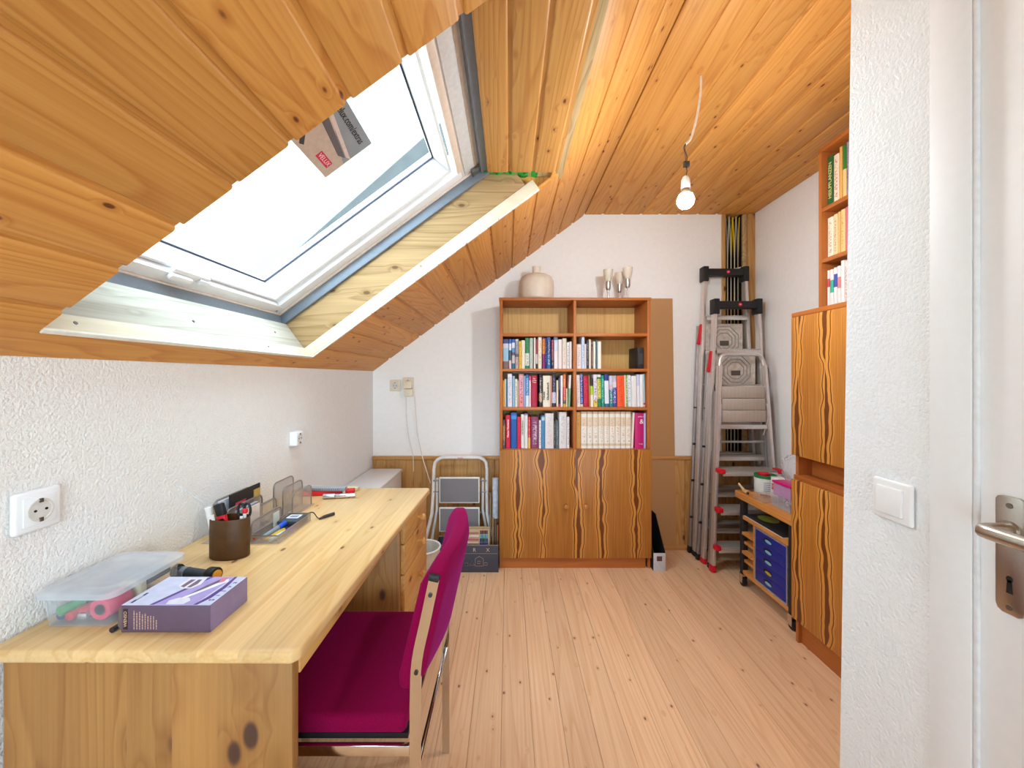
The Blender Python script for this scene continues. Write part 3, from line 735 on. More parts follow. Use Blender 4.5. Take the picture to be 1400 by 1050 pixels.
# ---- low white chest in the corner behind the desk
wc = thing('white_chest', 'low plain white chest in the corner behind the desk', 'cabinet', (-.84, 2.3, 0))
MB().box(-.945, -.737, 1.86, 2.745, .02, .56, bev=.002).build('body', M_WHITE, wc)
MB().box(-.949, -.730, 1.85, 2.752, .5605, .578, bev=.003).build('top', M_WHITE, wc)
MB().box(-.94, -.745, 1.87, 2.74, .0, .0195).build('plinth', plain(180, 176, 170, .5), wc)

# ---- bookcase against the back wall
BX0, BX1, BF, BB = -.055, .899, 2.522, 2.790
bk = thing('bookcase', 'tall orange-brown bookcase with flame-figured doors below open shelves', 'bookcase', ((BX0+BX1)/2, 2.65, 0))
T = .0185
MB().box(BX0, BX0+T, BF, BB, .754, 1.694, bev=.001).build('side_panel', M_CASE, bk); MB().box(BX1-T, BX1, BF, BB, .754, 1.694, bev=.001).build('side_panel', M_CASE, bk)
MB().box(.412, .412+T, BF, BB-.004, .754, 1.693, bev=.001).build('divider', M_CASE, bk)
MB().box(BX0-.004, BX1+.004, BF-.006, BB, 1.6945, 1.712, bev=.0015).build('top_panel', M_CASEX, bk)
for x0, x1 in ((BX0+T+.0005, .4115), (.412+T+.0005, BX1-T-.0005)):
    for z in (1.468, 1.244, 1.000):
        MB().box(x0, x1, BF+.001, BB-.005, z, z+.0185, bev=.001).build('shelf', M_CASEX, bk)
MB().box(BX0+T, BX1-T, BB-.004, BB, .76, 1.693).build('back_panel', M_BACK, bk)
MB().box(BX0, BX1, BF, BB, .735, .7535, bev=.001).build('counter', M_CASEX, bk)
MB().box(BX0+.002, BX1-.002, BF+.002, BB, .072, .7345).build('body', M_CASE, bk)
MB().box(BX0+.016, BX1-.030, BF+.004, BB, .0, .0715).build('plinth', M_CASEX, bk)
MB().box(BX0, BX0+.0155, BF+.002, BB, .0, .0715).build('plinth_side', M_CASE, bk); MB().box(BX1-.018, BX1, BF+.002, BB, .0, .0715).build('plinth_side', M_CASE, bk)
for x0, x1, xk in ((BX0, .4135, .361), (.4155, BX1, .483)):
    d = MB().box(x0, x1, BF-.019, BF+.0005, .0725, .752, bev=.0012).build('door', M_VEN_A, bk)
    MB().lathe([(.006, 0), (.006, .008), (.012, .014), (.0145, .020), (.0135, .026), (.006, .029)], M=Matrix.Rotation(R(90), 4, 'X'), c=(xk, BF-.0185, .402), seg=20).build('knob', plain(186, 120, 58, .35), d)
# ---- hardboard sheet behind it
M_HB = NT('hardboard'); v = M_HB.objco(False); nn = M_HB.noise(v, 380, 3)
M_HB = M_HB.fin(M_HB.mix(M_HB.maprange(nn, .3, .7, 0, 1), lin(176, 130, 86), lin(208, 164, 116)), .8, 0, .2)
o = MB().prism([(.45, .001), (1.176, .001), (1.150, 1.760), (.45, 1.760)], 'y', 2.7915, 2.7965).build('hardboard_sheet', M_HB); tag(o, 'tall brown hardboard sheet standing between the bookcase and the back wall', 'board')

# ---- tall cabinet in the niche on the right
CX, CYN, CYF = 1.300, .93, 1.830
kb = thing('tall_cabinet', 'tall flame-figured cabinet with two door tiers and open bookshelf on top', 'cabinet', (1.5, 1.38, 0))
MB().box(CX+.019, XR-.004, CYN, CYF, .112, .745).build('body', M_CASE, kb)
MB().box(CX+.035, XR-.004, CYN+.002, CYF-.016, .0, .1115).build('plinth', M_CASEY, kb)
MB().box(CX+.02, XR-.004, CYF-.0155, CYF, .0, .1115).build('plinth_side', M_CASE, kb)
MB().box(CX+.010, XR-.004, CYN, CYF, .7455, .765, bev=.001).build('counter', M_CASEY, kb)
MB().box(CX+.019, XR-.004, CYF-.0185, CYF-.0005, .7655, .86).build('side_panel', M_CASE, kb)
MB().box(CX+.08, XR-.004, CYN, CYF-.019, .7655, .86).build('recess_back', M_CASEY, kb)
MB().box(CX+.019, XR-.004, CYN, CYF, .8605, 1.482).build('body', M_CASE, kb)
MB().box(CX, XR-.004, CYN, CYF, 1.4825, 1.502, bev=.001).build('counter', M_CASEY, kb)
for z0, z1 in ((.112, .752), (.856, 1.4815)):
    for y0, y1 in ((CYN, 1.379), (1.381, CYF)):
        zz = z1 if z0 > .5 else .7445
        MB().box(CX-.001, CX+.0185, y0, y1, z0, zz, bev=.0012).build('door', M_VEN_B, kb)
SXF = 1.424
MB().box(SXF, XR-.006, CYF-.0185, CYF, 1.5025, 2.232, bev=.001).build('shelf_side', M_CASE, kb); MB().box(SXF, XR-.006, CYN, CYN+.0185, 1.5025, 2.232, bev=.001).build('shelf_side', M_CASE, kb)
MB().box(SXF-.002, XR-.006, CYN, CYF, 2.2325, 2.252, bev=.001).build('shelf_top', M_CASEY, kb)
for z in (1.959, 1.727): MB().box(SXF+.001, XR-.012, CYN+.019, CYF-.019, z, z+.0185, bev=.001).build('shelf', M_CASEY, kb)
MB().box(XR-.0115, XR-.006, CYN+.019, CYF-.019, 1.5025, 2.232).build('shelf_back', M_CASEY, kb)
# ================================================================== books
def bookmat(bands, title=None, tz=(.12, .9)):
    """bands: [(from_height, (r,g,b))...] upward; title: colour of faint lettering down the spine"""
    t = NT('book_cloth'); tc = t.add('ShaderNodeTexCoord'); g = tc.outputs['Generated']
    sp = t.add('ShaderNodeSeparateXYZ'); t.link(g, sp.inputs[0])
    col = t.ramp(sp.outputs[2], [(p, lin(*c)) for p, c in bands], 'CONSTANT') if len(bands) > 1 else lin(*bands[0][1])
    if title:
        oi = t.add('ShaderNodeObjectInfo')
        v = t.vmath('ADD', t.vmath('MULTIPLY', g, (3.2, 3.2, 34)), t.vmath('SCALE', (7, 13, 29), scale=oi.outputs['Random']))
        nz = t.noise(v, 1, 2, .6)
        m = t.math('GREATER_THAN', nz, .52)
        a = t.math('COMPARE', sp.outputs[0], .5, .23); b2 = t.math('COMPARE', sp.outputs[1], .5, .23)
        side = t.math('MAXIMUM', a, b2) if title[-1] == 'any' else a if title[-1] == 'x' else b2
        zz = t.math('MULTIPLY', t.math('GREATER_THAN', sp.outputs[2], tz[0]), t.math('LESS_THAN', sp.outputs[2], tz[1]))
        m = t.math('MULTIPLY', t.math('MULTIPLY', m, side), t.math('MULTIPLY', zz, .75))
        col = t.mix(m, col, lin(*title[:3]))
    return t.fin(col, .45, 0, .4)
M_PAGES = plain(236, 228, 208, .8, 0, .2, .05, 200)
def book(x0, x1, z0, h, depth, yf, mat, label, group, tilt=0.0, side=False, name='book'):
    """upright book; spine faces -Y (or -X when side), tilt in degrees about the depth axis"""
    w = x1-x0
    t = thing(name, label, 'book', ((x0+x1)/2, yf, z0) if not side else (yf, (x0+x1)/2, z0), 0 if not side else R(-90), group)
    Wt = W[t]; 
    RT = Matrix.Rotation(R(tilt), 4, 'Y')
    up = abs(math.sin(R(tilt)))*w/2
    def put(m, nm, mt):
        me = m.mesh(nm); me.transform(Matrix.Translation((0, 0, up)) @ RT); me.materials.append(mt)
        o = bpy.data.objects.new(nm, me); COL.objects.link(o); o.parent = t; W[o] = Wt.copy(); return o
    r = min(w*.28, .005); c = min(.0022, w*.14)
    m = MB(); m.prism([(-w/2, depth), (-w/2, r), (-w/2+r*.3, r*.3), (-w/2+r, 0), (w/2-r, 0), (w/2-r*.3, r*.3), (w/2, r), (w/2, depth), (w/2-c, depth), (w/2-c, .003+c), (-w/2+c, .003+c), (-w/2+c, depth)], 'z', 0, h)
    put(m, 'cover', mat)
    put(MB().box(-w/2+c*1.05, w/2-c*1.05, .0035+c, depth-.004, .003, h-.003), 'pages', M_PAGES)
    return t
KB = 2.55/545
def bx(cpx, org, sc): return (org+cpx/sc-695)*KB
def zc(cpy, org, sc): return CAM_H+(515-(org+cpy/sc))*KB
def row(spec, ox, oy, sc, zshelf, where, group, tilt=0.0):
    names = [s_[4] for s_ in spec]
    for i, s_ in enumerate(spec):
        x0, x1, tp, bands, nm = s_[:5]; title = s_[5] if len(s_) > 5 else None; tl = s_[6] if len(s_) > 6 else tilt
        if isinstance(bands[0], int): bands = [(0, bands)]
        lab = nm
        if names.count(nm) > 1:
            prv = names[i-1] if i > 0 else None; nxt = names[i+1] if i+1 < len(names) else None
            if prv and prv != nm: lab = '%s beside the %s' % (nm, prv.split(' with ')[0])
            elif nxt: lab = '%s next to the %s' % (nm, nxt.split(' with ')[0])
        ti = None
        if title: ti = tuple(title)+('x',)
        h = zc(tp, oy, sc)-zshelf
        a, b_ = bx(x0, ox, sc), bx(x1, ox, sc)
        if tl: h = h/math.cos(R(tl))-.002
        a = max(a, -.0358 if a < .4 else .4318); b_ = min(b_, .4110 if b_ < .45 else .8790)
        o = book(a+.0004, b_-.0004, zshelf, h, min(.155+random.uniform(-.02, .03), h*.8+.02), 2.548+random.uniform(-.008, .008), bookmat(bands, ti), (lab+', '+where), group, tl)
        yield i, o, (a+b_)/2, h
WH, CR, LG = (232, 226, 224), (232, 220, 196), (214, 210, 208)
BLK = (40, 36, 40)
S2, S3, S4, S5 = 1.487, 1.263, 1.0188, .754
SCB = 1400/110
rowA = [
 (90, 197, 150, [(0, (120, 92, 84)), (.25, (150, 190, 214)), (.7, (200, 200, 214)), (.85, (58, 62, 118))], 'thick sky-blue picture book', None),
 (200, 246, 150, [(0, (220, 190, 190)), (.28, (70, 80, 90)), (.62, (220, 226, 236)), (.85, (66, 102, 170))], 'blue and white photo-cover book', None),
 (250, 306, 150, [(0, (40, 112, 140)), (.18, (200, 190, 190)), (.45, (94, 76, 92)), (.55, (96, 150, 206)), (.7, (214, 222, 236)), (.88, (50, 98, 176))], 'blue and teal photo-cover book', None),
 (310, 370, 150, [(0, (196, 168, 168)), (.4, (90, 78, 92)), (.5, (160, 158, 176)), (.95, (220, 214, 210))], 'grey-lilac paperback', (90, 86, 100)),
 (373, 416, 190, (232, 188, 44), 'yellow paperback', (180, 130, 20)),
 (417, 483, 170, CR, 'cream paperback', None),
 (485, 558, 125, [(0, (52, 128, 88)), (.1, (224, 222, 212)), (.5, (60, 134, 84))], 'green and cream book', (30, 80, 60)),
 (560, 620, 130, (182, 190, 180), 'grey-green book', None),
 (634, 666, 125, (236, 222, 210), 'thin pale pink book', None),
 (668, 704, 155, [(0, BLK), (.17, (206, 196, 196)), (.5, (156, 36, 66))], 'maroon book with white label', None),
 (706, 772, 115, [(0, CR), (.8, (234, 226, 210))], 'cream book with lettering', (206, 160, 110)),
 (780, 832, 120, [(0, (128, 40, 116)), (.47, (216, 132, 40)), (.95, (100, 30, 90))], 'orange and purple book', (90, 30, 70)),
 (834, 860, 120, (56, 50, 110), 'thin navy book', (160, 160, 200)),
 (862, 926, 115, [(0, (40, 96, 164)), (.45, (38, 66, 130)), (.9, (44, 88, 156))], 'blue book with pale title', (206, 200, 180)),
 (938, 976, 165, [(0, BLK), (.35, (144, 36, 66)), (.95, (210, 80, 100))], 'maroon and black paperback', (200, 190, 190)),
 (985, 1056, 110, [(0, WH), (.55, (206, 216, 230)), (.9, (120, 150, 180))], 'white and pale blue book', None),
 (1059, 1126, 155, (234, 220, 218), 'pinkish white book', None),
 (1130, 1205, 135, [(0, (232, 218, 206)), (.6, (222, 212, 196))], 'cream book with faint lettering', (190, 160, 140)),
 (1209, 1256, 200, WH, 'plain white book', (70, 66, 66)),
 (1258, 1300, 190, (228, 222, 224), 'thin white book', None)]
rowB = [
 (78, 162, 240, (236, 224, 220), 'pinkish white paperback', (190, 140, 150)),
 (164, 218, 110, (206, 218, 234), 'tall pale blue book', (110, 140, 180)),
 (219, 246, 235, WH, 'thin white paperback', None),
 (248, 291, 165, (56, 46, 62), 'dark purple paperback', (160, 150, 160)),
 (293, 331, 155, (234, 222, 196), 'cream paperback', None),
 (333, 363, 240, (112, 76, 60), 'brown paperback', (210, 190, 170)),
 (366, 408, 190, (236, 228, 214), 'ivory paperback', None),
 (409, 439, 165, (66, 116, 122), 'teal paperback', (30, 60, 66)),
 (441, 512, 190, (238, 232, 222), 'thick white paperback', None)]
rowC = [
 (80, 124, 190, (228, 156, 28), 'orange-yellow paperback', (240, 190, 70)),
 (126, 147, 165, (236, 228, 216), 'thin ivory book', None),
 (149, 174, 170, (66, 118, 144), 'thin teal book', None),
 (176, 258, 75, (226, 222, 234), 'tall lavender-white book', (180, 170, 180)),
 (260, 305, 115, (150, 182, 212), 'light blue book', (110, 150, 190)),
 (307, 349, 165, (232, 230, 208), 'pale cream paperback', (60, 56, 56)),
 (351, 370, 190, (232, 196, 180), 'thin salmon paperback', None),
 (373, 458, 80, [(0, (226, 140, 140)), (.35, (224, 164, 176)), (.95, (214, 130, 130))], 'pink book with maroon title', (120, 30, 60)),
 (460, 491, 115, (150, 180, 224), 'thin sky-blue book', None),
 (493, 549, 95, [(0, (214, 222, 232)), (.35, (76, 140, 200)), (.9, (50, 100, 170))], 'bright blue book', (220, 232, 244)),
 (551, 585, 115, [(0, (236, 220, 224)), (.85, (214, 90, 120))], 'white and pink book', (200, 130, 150)),
 (588, 697, 105, (178, 6, 56), 'thick crimson book', None),
 (725, 783, 90, [(0, BLK), (.17, (176, 140, 100)), (.42, (36, 32, 38))], 'black book with white title', (230, 228, 226)),
 (790, 921, 110, (232, 222, 200), 'very thick cream book with black title', None),
 (922, 948, 110, (222, 150, 140), 'thin rose book', None),
 (951, 1018, 95, [(0, (44, 36, 50)), (.12, (206, 200, 224)), (.45, (50, 50, 66))], 'charcoal book with lavender label', (140, 140, 160)),
 (1026, 1064, 190, (226, 212, 188), 'beige paperback', None),
 (1066, 1098, 150, [(0, (190, 50, 80)), (.1, (40, 38, 72)), (.6, (96, 84, 116))], 'navy book with red foot', None),
 (1100, 1142, 105, (230, 226, 222), 'white book', None),
 (1145, 1190, 85, [(0, (206, 170, 60)), (.1, (70, 60, 60)), (.2, (206, 56, 70)), (.6, (226, 120, 60))], 'orange-red book', (244, 200, 170)),
 (1192, 1220, 330, (224, 216, 180), 'short pale yellow booklet', (60, 60, 50)),
 (1226, 1266, 95, [(0, (138, 168, 130)), (.58, (226, 222, 216))], 'white and sage green book', None, 2.0)]
rowD = [
 (82, 146, 90, (238, 226, 224), 'pinkish white paperback', (216, 180, 180)),
 (148, 203, 75, [(0, (220, 206, 170)), (.08, (50, 80, 170)), (.9, (130, 140, 206))], 'blue book with pale title', (220, 220, 236)),
 (205, 302, 105, (184, 10, 52), 'thick crimson book', (226, 60, 110)),
 (304, 322, 100, (176, 152, 70), 'thin ochre booklet', None),
 (324, 376, 150, [(0, (236, 226, 208)), (.42, (168, 206, 60)), (.73, (44, 44, 40))], 'lime, white and black book', None),
 (378, 445, 85, [(0, (226, 196, 70)), (.2, (232, 220, 230))], 'lilac-white book with yellow foot', (110, 60, 110)),
 (447, 516, 85, [(0, (40, 130, 96)), (.25, (206, 206, 84)), (.86, (40, 110, 86)), (.92, (234, 230, 220))], 'green book with yellow label', (40, 100, 70)),
 (518, 574, 100, (22, 146, 122), 'emerald green book', (140, 220, 206)),
 (576, 652, 80, [(0, (60, 110, 150)), (.1, (230, 228, 238)), (.8, (40, 54, 130))], 'white book with navy top', None),
 (655, 714, 105, [(0, (36, 126, 130)), (.55, (206, 170, 190)), (.7, (198, 194, 216))], 'teal and lilac book', (220, 236, 236)),
 (716, 788, 105, [(0, (60, 70, 156)), (.62, (224, 214, 226)), (.8, (196, 190, 206))], 'indigo and grey book', (230, 226, 240)),
 (790, 918, 105, (240, 86, 38), 'very thick orange-red book', (216, 70, 30)),
 (920, 940, 95, (236, 222, 196), 'thin cream book', None),
 (942, 974, 95, (130, 160, 70), 'thin moss green book', (226, 226, 200)),
 (976, 1040, 95, (230, 232, 236), 'white book with grey title', (150, 160, 180)),
 (1042, 1132, 110, (228, 222, 222), 'thick greyish white book', None),
 (1135, 1186, 85, [(0, (226, 222, 226)), (.65, (196, 200, 226))], 'lavender-white book', None),
 (1188, 1240, 85, (232, 230, 230), 'plain white book', None),
 (1242, 1290, 75, [(0, (200, 200, 206)), (.06, (216, 60, 100)), (.12, (176, 206, 216))], 'pale aqua book with red foot mark', None)]
rowE = [
 (82, 136, 205, [(0, (96, 88, 96)), (.3, (166, 140, 96)), (.8, (96, 76, 76))], 'short brown-grey paperback', (220, 196, 140)),
 (140, 229, 125, (212, 18, 62), 'red book with white title', None),
 (233, 340, 80, [(0, (24, 92, 172)), (.82, (70, 140, 210)), (.92, (30, 100, 180))], 'tall royal blue book', None),
 (342, 406, 150, (222, 26, 66), 'plain red book', (150, 10, 40)),
 (409, 470, 110, (232, 230, 222), 'white book with black title', None),
 (472, 530, 95, [(0, (228, 226, 224)), (.95, (150, 140, 180))], 'white book with violet head', None),
 (532, 578, 150, [(0, (232, 178, 90)), (.33, (206, 56, 60))], 'red and yellow book', (240, 180, 170)),
 (582, 717, 155, (136, 56, 96), 'thick plum book', (206, 190, 206)),
 (722, 763, 210, (236, 226, 226), 'short white paperback', (60, 50, 60)),
 (765, 826, 130, [(0, (72, 136, 182)), (.85, (180, 206, 226)), (.95, (72, 136, 182))], 'steel blue book', None),
 (828, 981, 90, (222, 214, 214), 'very thick light grey book', (200, 190, 190)),
 (985, 1011, 225, (70, 74, 76), 'thin dark grey paperback', (190, 180, 160)),
 (1013, 1070, 215, (84, 98, 106), 'slate grey paperback', (140, 150, 156)),
 (1072, 1206, 68, (220, 214, 214), 'tall pale grey volume', (190, 182, 182)),
 (1209, 1254, 155, (228, 220, 222), 'slim white book', (120, 100, 110))]
lab = ['in the second row from the top, left bay', 'in the second row from the top, right bay', 'in the third row, left bay', 'in the third row, right bay', 'in the bottom row, left bay', 'in the bottom row, right bay']
lab = [l.replace(', left bay', ' beside the skylight end').replace(', right bay', ' beside the hardboard') for l in lab]
lab = ['on the shelf under the empty vase-side bay', 'on the half-empty shelf', 'on the shelf with a flat book on top', 'on the full shelf above the matching volumes', 'on the lowest shelf with the blue volume', 'among the numbered volumes']
M_INK = plain(34, 30, 34, .6); M_WINK = plain(240, 236, 234, .6)
for _ in row(rowA, 680, 452, SCB, S3, lab[0], 'books on the shelf under the vase bay'): pass
for _ in row(rowB, 782, 452, SCB, S3, lab[1], 'books on the half-empty shelf'): pass
for i, o, xc, h in row(rowC, 680, 505, SCB, S4, lab[2], 'books on the shelf with a flat book on top'):
    if i == 11:
        for k, (tx, sz) in enumerate((('Der', .011), ('große', .011), ('Atlas', .011))): text('title', tx, sz, M_WINK, frame((xc, 2.538-.0, S4+h*.90-.012*k), (1, 0, 0), (0, 0, 1)), o)
    if i == 13:
        text('title', 'Neues', .020, M_INK, frame((xc-.018, 2.538, S4+h*.36), (0, 0, 1), (-1, 0, 0)), o, bold=.0004)
        text('title', 'Glaubensbuch', .020, M_INK, frame((xc+.008, 2.538, S4+h*.50), (0, 0, 1), (-1, 0, 0)), o, bold=.0004)
for _ in row(rowD, 782, 505, SCB, S4, lab[3], 'books on the full shelf', tilt=-1.3): pass
for i, o, xc, h in row(rowE, 680, 558, SCB, S5, lab[4], 'books on the lowest shelf'):
    if i == 1: text('title', 'Homo Numerus', .017, M_WINK, frame((xc, 2.538, S5+h*.61), (0, 0, 1), (-1, 0, 0)), o, bold=.0004)
    if i == 4: text('title', 'DAS GROSSE BUCH', .0105, M_INK, frame((xc, 2.538, S5+h*.62), (0, 0, 1), (-1, 0, 0)), o, bold=.0003)
    if i == 7: text('title', 'COMPUTER', .017, M_WINK, frame((xc+.008, 2.538, S5+h*.52), (0, 0, 1), (-1, 0, 0)), o)
# bottom right: ochre book, numbered set, leaning white, magenta
fs_ = [(75, 150, 65, (214, 162, 88), 'ochre yellow book', (190, 130, 60))]
for _ in row(fs_, 782, 558, SCB, S5, lab[5], 'books beside the numbered set'): pass
spans = [(155, 260), (262, 356), (358, 455), (457, 555), (557, 649), (651, 750), (752, 844), (846, 930), (932, 1024)]
M_SET = bookmat([(0, (236, 228, 216)), (.07, (214, 196, 170)), (.13, (236, 228, 216)), (.60, (226, 206, 180)), (.84, (236, 228, 216)), (.93, (216, 190, 160))], (206, 170, 136, 'x'), (.26, .84))
M_GOLD = plain(150, 112, 72, .5)
for k, (a, b_) in enumerate(spans):
    x0, x1 = bx(a, 782, SCB), bx(b_, 782, SCB); h = zc(58, 558, SCB)-S5
    o = book(x0+.0004, x1-.0004, S5, h, .17, 2.545, M_SET, 'volume number %s of the matching white and gold set' % ['two', 'three', 'four', 'five', 'six', 'seven', 'eight', 'nine', 'ten'][k], 'matching numbered volumes')
    text('volume_number', str(k+2), .015, M_GOLD, frame(((x0+x1)/2+.004, 2.5444, S5+.046), (1, 0, 0), (0, 0, 1)), o)
fs_ = [(1030, 1066, 70, (238, 220, 208), 'thin pinkish white book leaning on the set', None, 2.6), (1092, 1246, 85, (196, 26, 110), 'thick magenta book', None), (1248, 1276, 85, (186, 184, 226), 'thin lavender book', None)]
for i, o, xc, h in row(fs_, 782, 558, SCB, S5, lab[5], 'books beside the numbered set'):
    if i == 1:
        text('title', 'KNAUR', .012, M_WINK, frame((xc+.008, 2.538, S5+h*.90), (1, 0, 0), (0, 0, 1)), o)
        text('title', '&', .042, M_WINK, frame((xc+.012, 2.538, S5+h*.76), (1, 0, 0), (0, 0, 1)), o)
        text('title', 'Verlag', .010, M_WINK, frame((xc+.006, 2.538, S5+.03), (1, 0, 0), (0, 0, 1)), o)
# flat dark book lying on the row C books
zt = max(zc(75, 505, SCB), 0)+.0015
o = thing('book', 'flat dark grey book lying on top of the upright books', 'book', (.13, 2.63, zt))
MB().box(bx(260, 680, SCB), bx(1040, 680, SCB), 2.575, 2.735, zt, zt+.0035, bev=.001).build('cover', plain(76, 70, 82, .5), o)
MB().box(bx(264, 680, SCB), bx(1036, 680, SCB), 2.58, 2.73, zt+.0036, zt+.006).build('pages', M_PAGES, o)
# black document box standing in the half-empty bay
o = thing('document_box', 'black document box standing in the half-empty bookcase bay', 'box', (.855, 2.66, S3))
MB().box(.838, .8775, 2.585, 2.77, S3, zc(285, 452, SCB), bev=.002).build('body', M_BLACKM, o); MB().box(.845, .871, 2.5835, 2.5845, S3+.03, S3+.1).build('label_slot', plain(60, 56, 54, .5), o)

# books in the tall cabinet's open shelf: spines face the room
def srow(spec, z0, where, group):
    for y0, y1, h, bands, nm, title in spec:
        if isinstance(bands[0], int): bands = [(0, bands)]
        yield book(y0+.0004, y1-.0004, z0, h, .19, 1.447, bookmat(bands, title+('x',) if title else None), nm+', '+where, group, 0, True), (y0+y1)/2, h
Z1, Z2, Z3 = 1.9778, 1.7458, 1.5022
for i, (o, yc, h) in enumerate(srow([(1.776, 1.809, .225, (36, 96, 50), 'dark green herbal with pale title', None), (1.745, 1.775, .215, (232, 216, 190), 'cream book with red foot mark', (190, 60, 60)), (1.729, 1.744, .235, (226, 170, 90), 'thin orange book', None),
    (1.708, 1.728, .232, [(0, (230, 196, 130)), (.55, (50, 120, 50))], 'cream and green book', None), (1.694, 1.707, .235, (150, 140, 156), 'thin mauve-grey book', (70, 60, 70)), (1.668, 1.693, .238, (106, 130, 150), 'grey-blue book', None), (1.63, 1.667, .22, (196, 186, 170), 'beige book', None)], Z1, 'top row of the tall cabinet', 'books in the top row of the cabinet')):
    if i == 0: text('title', 'HEILPFLANZEN', .024, plain(214, 206, 150, .5), frame((1.4465-.0, yc, Z1+h*.52), (0, 0, 1), (0, 1, 0)), o, bold=.0003)
for o in srow([(1.776, 1.809, .182, (234, 222, 200), 'ivory book with grey picture', (150, 140, 130)), (1.753, 1.775, .185, (232, 206, 160), 'cream book', (150, 110, 80)), (1.739, 1.752, .188, (222, 178, 110), 'thin tan book', None),
    (1.714, 1.738, .19, (230, 196, 130), 'pale yellow book', (190, 140, 90)), (1.700, 1.713, .192, (206, 110, 120), 'thin pink book', None), (1.672, 1.699, .185, (176, 180, 196), 'grey-lilac book', None), (1.64, 1.671, .19, (226, 220, 206), 'off-white book', None)], Z2, 'middle row of the tall cabinet', 'books in the middle row of the cabinet'): pass
for o in srow([(1.797, 1.810, .19, [(0, WH), (.6, (200, 80, 90)), (.8, WH)], 'thin white booklet with red label', None), (1.776, 1.796, .19, [(0, WH), (.45, (60, 176, 150)), (.75, WH)], 'white booklet with green label', None), (1.757, 1.775, .193, [(0, WH), (.55, (70, 90, 176)), (.85, WH)], 'white booklet with blue label', None),
    (1.738, 1.756, .195, [(0, WH), (.5, (232, 130, 130)), (.75, WH)], 'white booklet with salmon label', None), (1.718, 1.737, .213, (238, 232, 228), 'tall plain white booklet', None), (1.700, 1.717, .205, (226, 214, 206), 'beige-white booklet', (120, 90, 90)), (1.684, 1.699, .208, [(0, WH), (.4, (80, 100, 170)), (.55, WH)], 'white booklet with small blue label', None), (1.668, 1.683, .215, (96, 76, 160), 'violet booklet', None), (1.635, 1.667, .20, WH, 'wide white booklet', None)], Z3, 'lowest row of the tall cabinet', 'booklets in the lowest row of the cabinet'): pass
# ================================================================== on the bookcase
M_FROST = see_through('frosted_shade', (250, 238, 222), .62, .45, .2)
gs = thing('glass_shade', 'wide frosted glass lampshade with a narrow neck on the bookcase', 'lampshade', (.187, 2.65, 1.7122))
prof = [(.05, 0), (.085, .0015), (.104, .012), (.114, .04), (.1165, .085), (.113, .130), (.100, .158), (.075, .172), (.045, .177), (.0285, .183), (.0275, .222), (.029, .229)]
MB().lathe([(r, 1.7124+z) for r, z in prof]+[(max(r-.004, .02), 1.7122+max(z-.004*(z < .2), .004)) for r, z in prof[::-1]], (.187, 2.65, 0), 36).build('shade', M_FROST, gs)
sl = thing('spot_lamp', 'three-armed steel spot lamp with frosted glass cups on the bookcase', 'lamp', (.72, 2.64, 1.7122))
MB().lathe([(.075, 1.7122), (.074, 1.718), (.05, 1.724), (.012, 1.727)], (.72, 2.64, 0), 32).build('base', M_STEEL, sl)
for px_, y, z0, dz in ((831.5, 2.60, 1.775, 0), (847, 2.70, 1.78, 0), (858, 2.62, 1.794, 0)):
    x = (px_-695)*y/F
    MB().cyl((x, y, 1.716), (x, y, z0+.002), .0055, seg=12).build('arm', M_STEEL, sl)
    MB().lathe([(.006, z0), (.012, z0+.003), (.0165, z0+.014), (.0180, z0+.057)], (x, y, 0), 20).build('cup', M_STEEL, sl)
    MB().lathe([(.0175, z0+.058), (.024, z0+.072), (.030, z0+.1), (.0322, z0+.135), (.0308, z0+.135), (.0285, z0+.1), (.0225, z0+.074), (.004, z0+.063)], (x, y, 0), 24).build('glass_cup', see_through('frosted_cup', (238, 232, 214), .62, .4, .2) if px_ < 832 else M_FROST, sl)

# ================================================================== aluminium ladders in the corner
def plate_mat():
    t = NT('embossed_plate'); v = t.objco(False)
    n = t.noise(v, 40, 2)
    return t.fin(t.mix(t.maprange(n, .3, .7, 0, 1), lin(196, 188, 176), lin(224, 216, 204)), .45, .55, .5)
M_PLATE = plate_mat()
def ridged(name, axis, col, freq, metal=.5):
    t = NT(name); v = t.objco(False); sp = t.add('ShaderNodeSeparateXYZ'); t.link(v, sp.inputs[0])
    w = t.math('SINE', t.math('MULTIPLY', sp.outputs['xyz'.index(axis)], freq))
    t.bump(w, .6, .002)
    c = t.mix(t.maprange(w, -1, 1, 0, 1), lin(*[q*.8 for q in col]), lin(*col))
    return t.fin(c, .4, metal, .5)
M_TREAD = ridged('ribbed_tread', 'x', (206, 198, 190), 900)
M_RIB = ridged('ribbed_plate', 'x', (214, 196, 182), 1100, .2)
def octagon(m, cx, cz, r, y, w=.004):
    P = [(cx+r*math.cos(R(22.5+45*k)), y, cz+r*math.sin(R(22.5+45*k))) for k in range(8)]
    m.tube(P, w, 6, closed=True)
def lean(xb, yb, xt, yt, zt):                      # point on a rail at height z
    return lambda z: Vector((xb+(xt-xb)*z/zt, yb+(yt-yb)*z/zt, z))
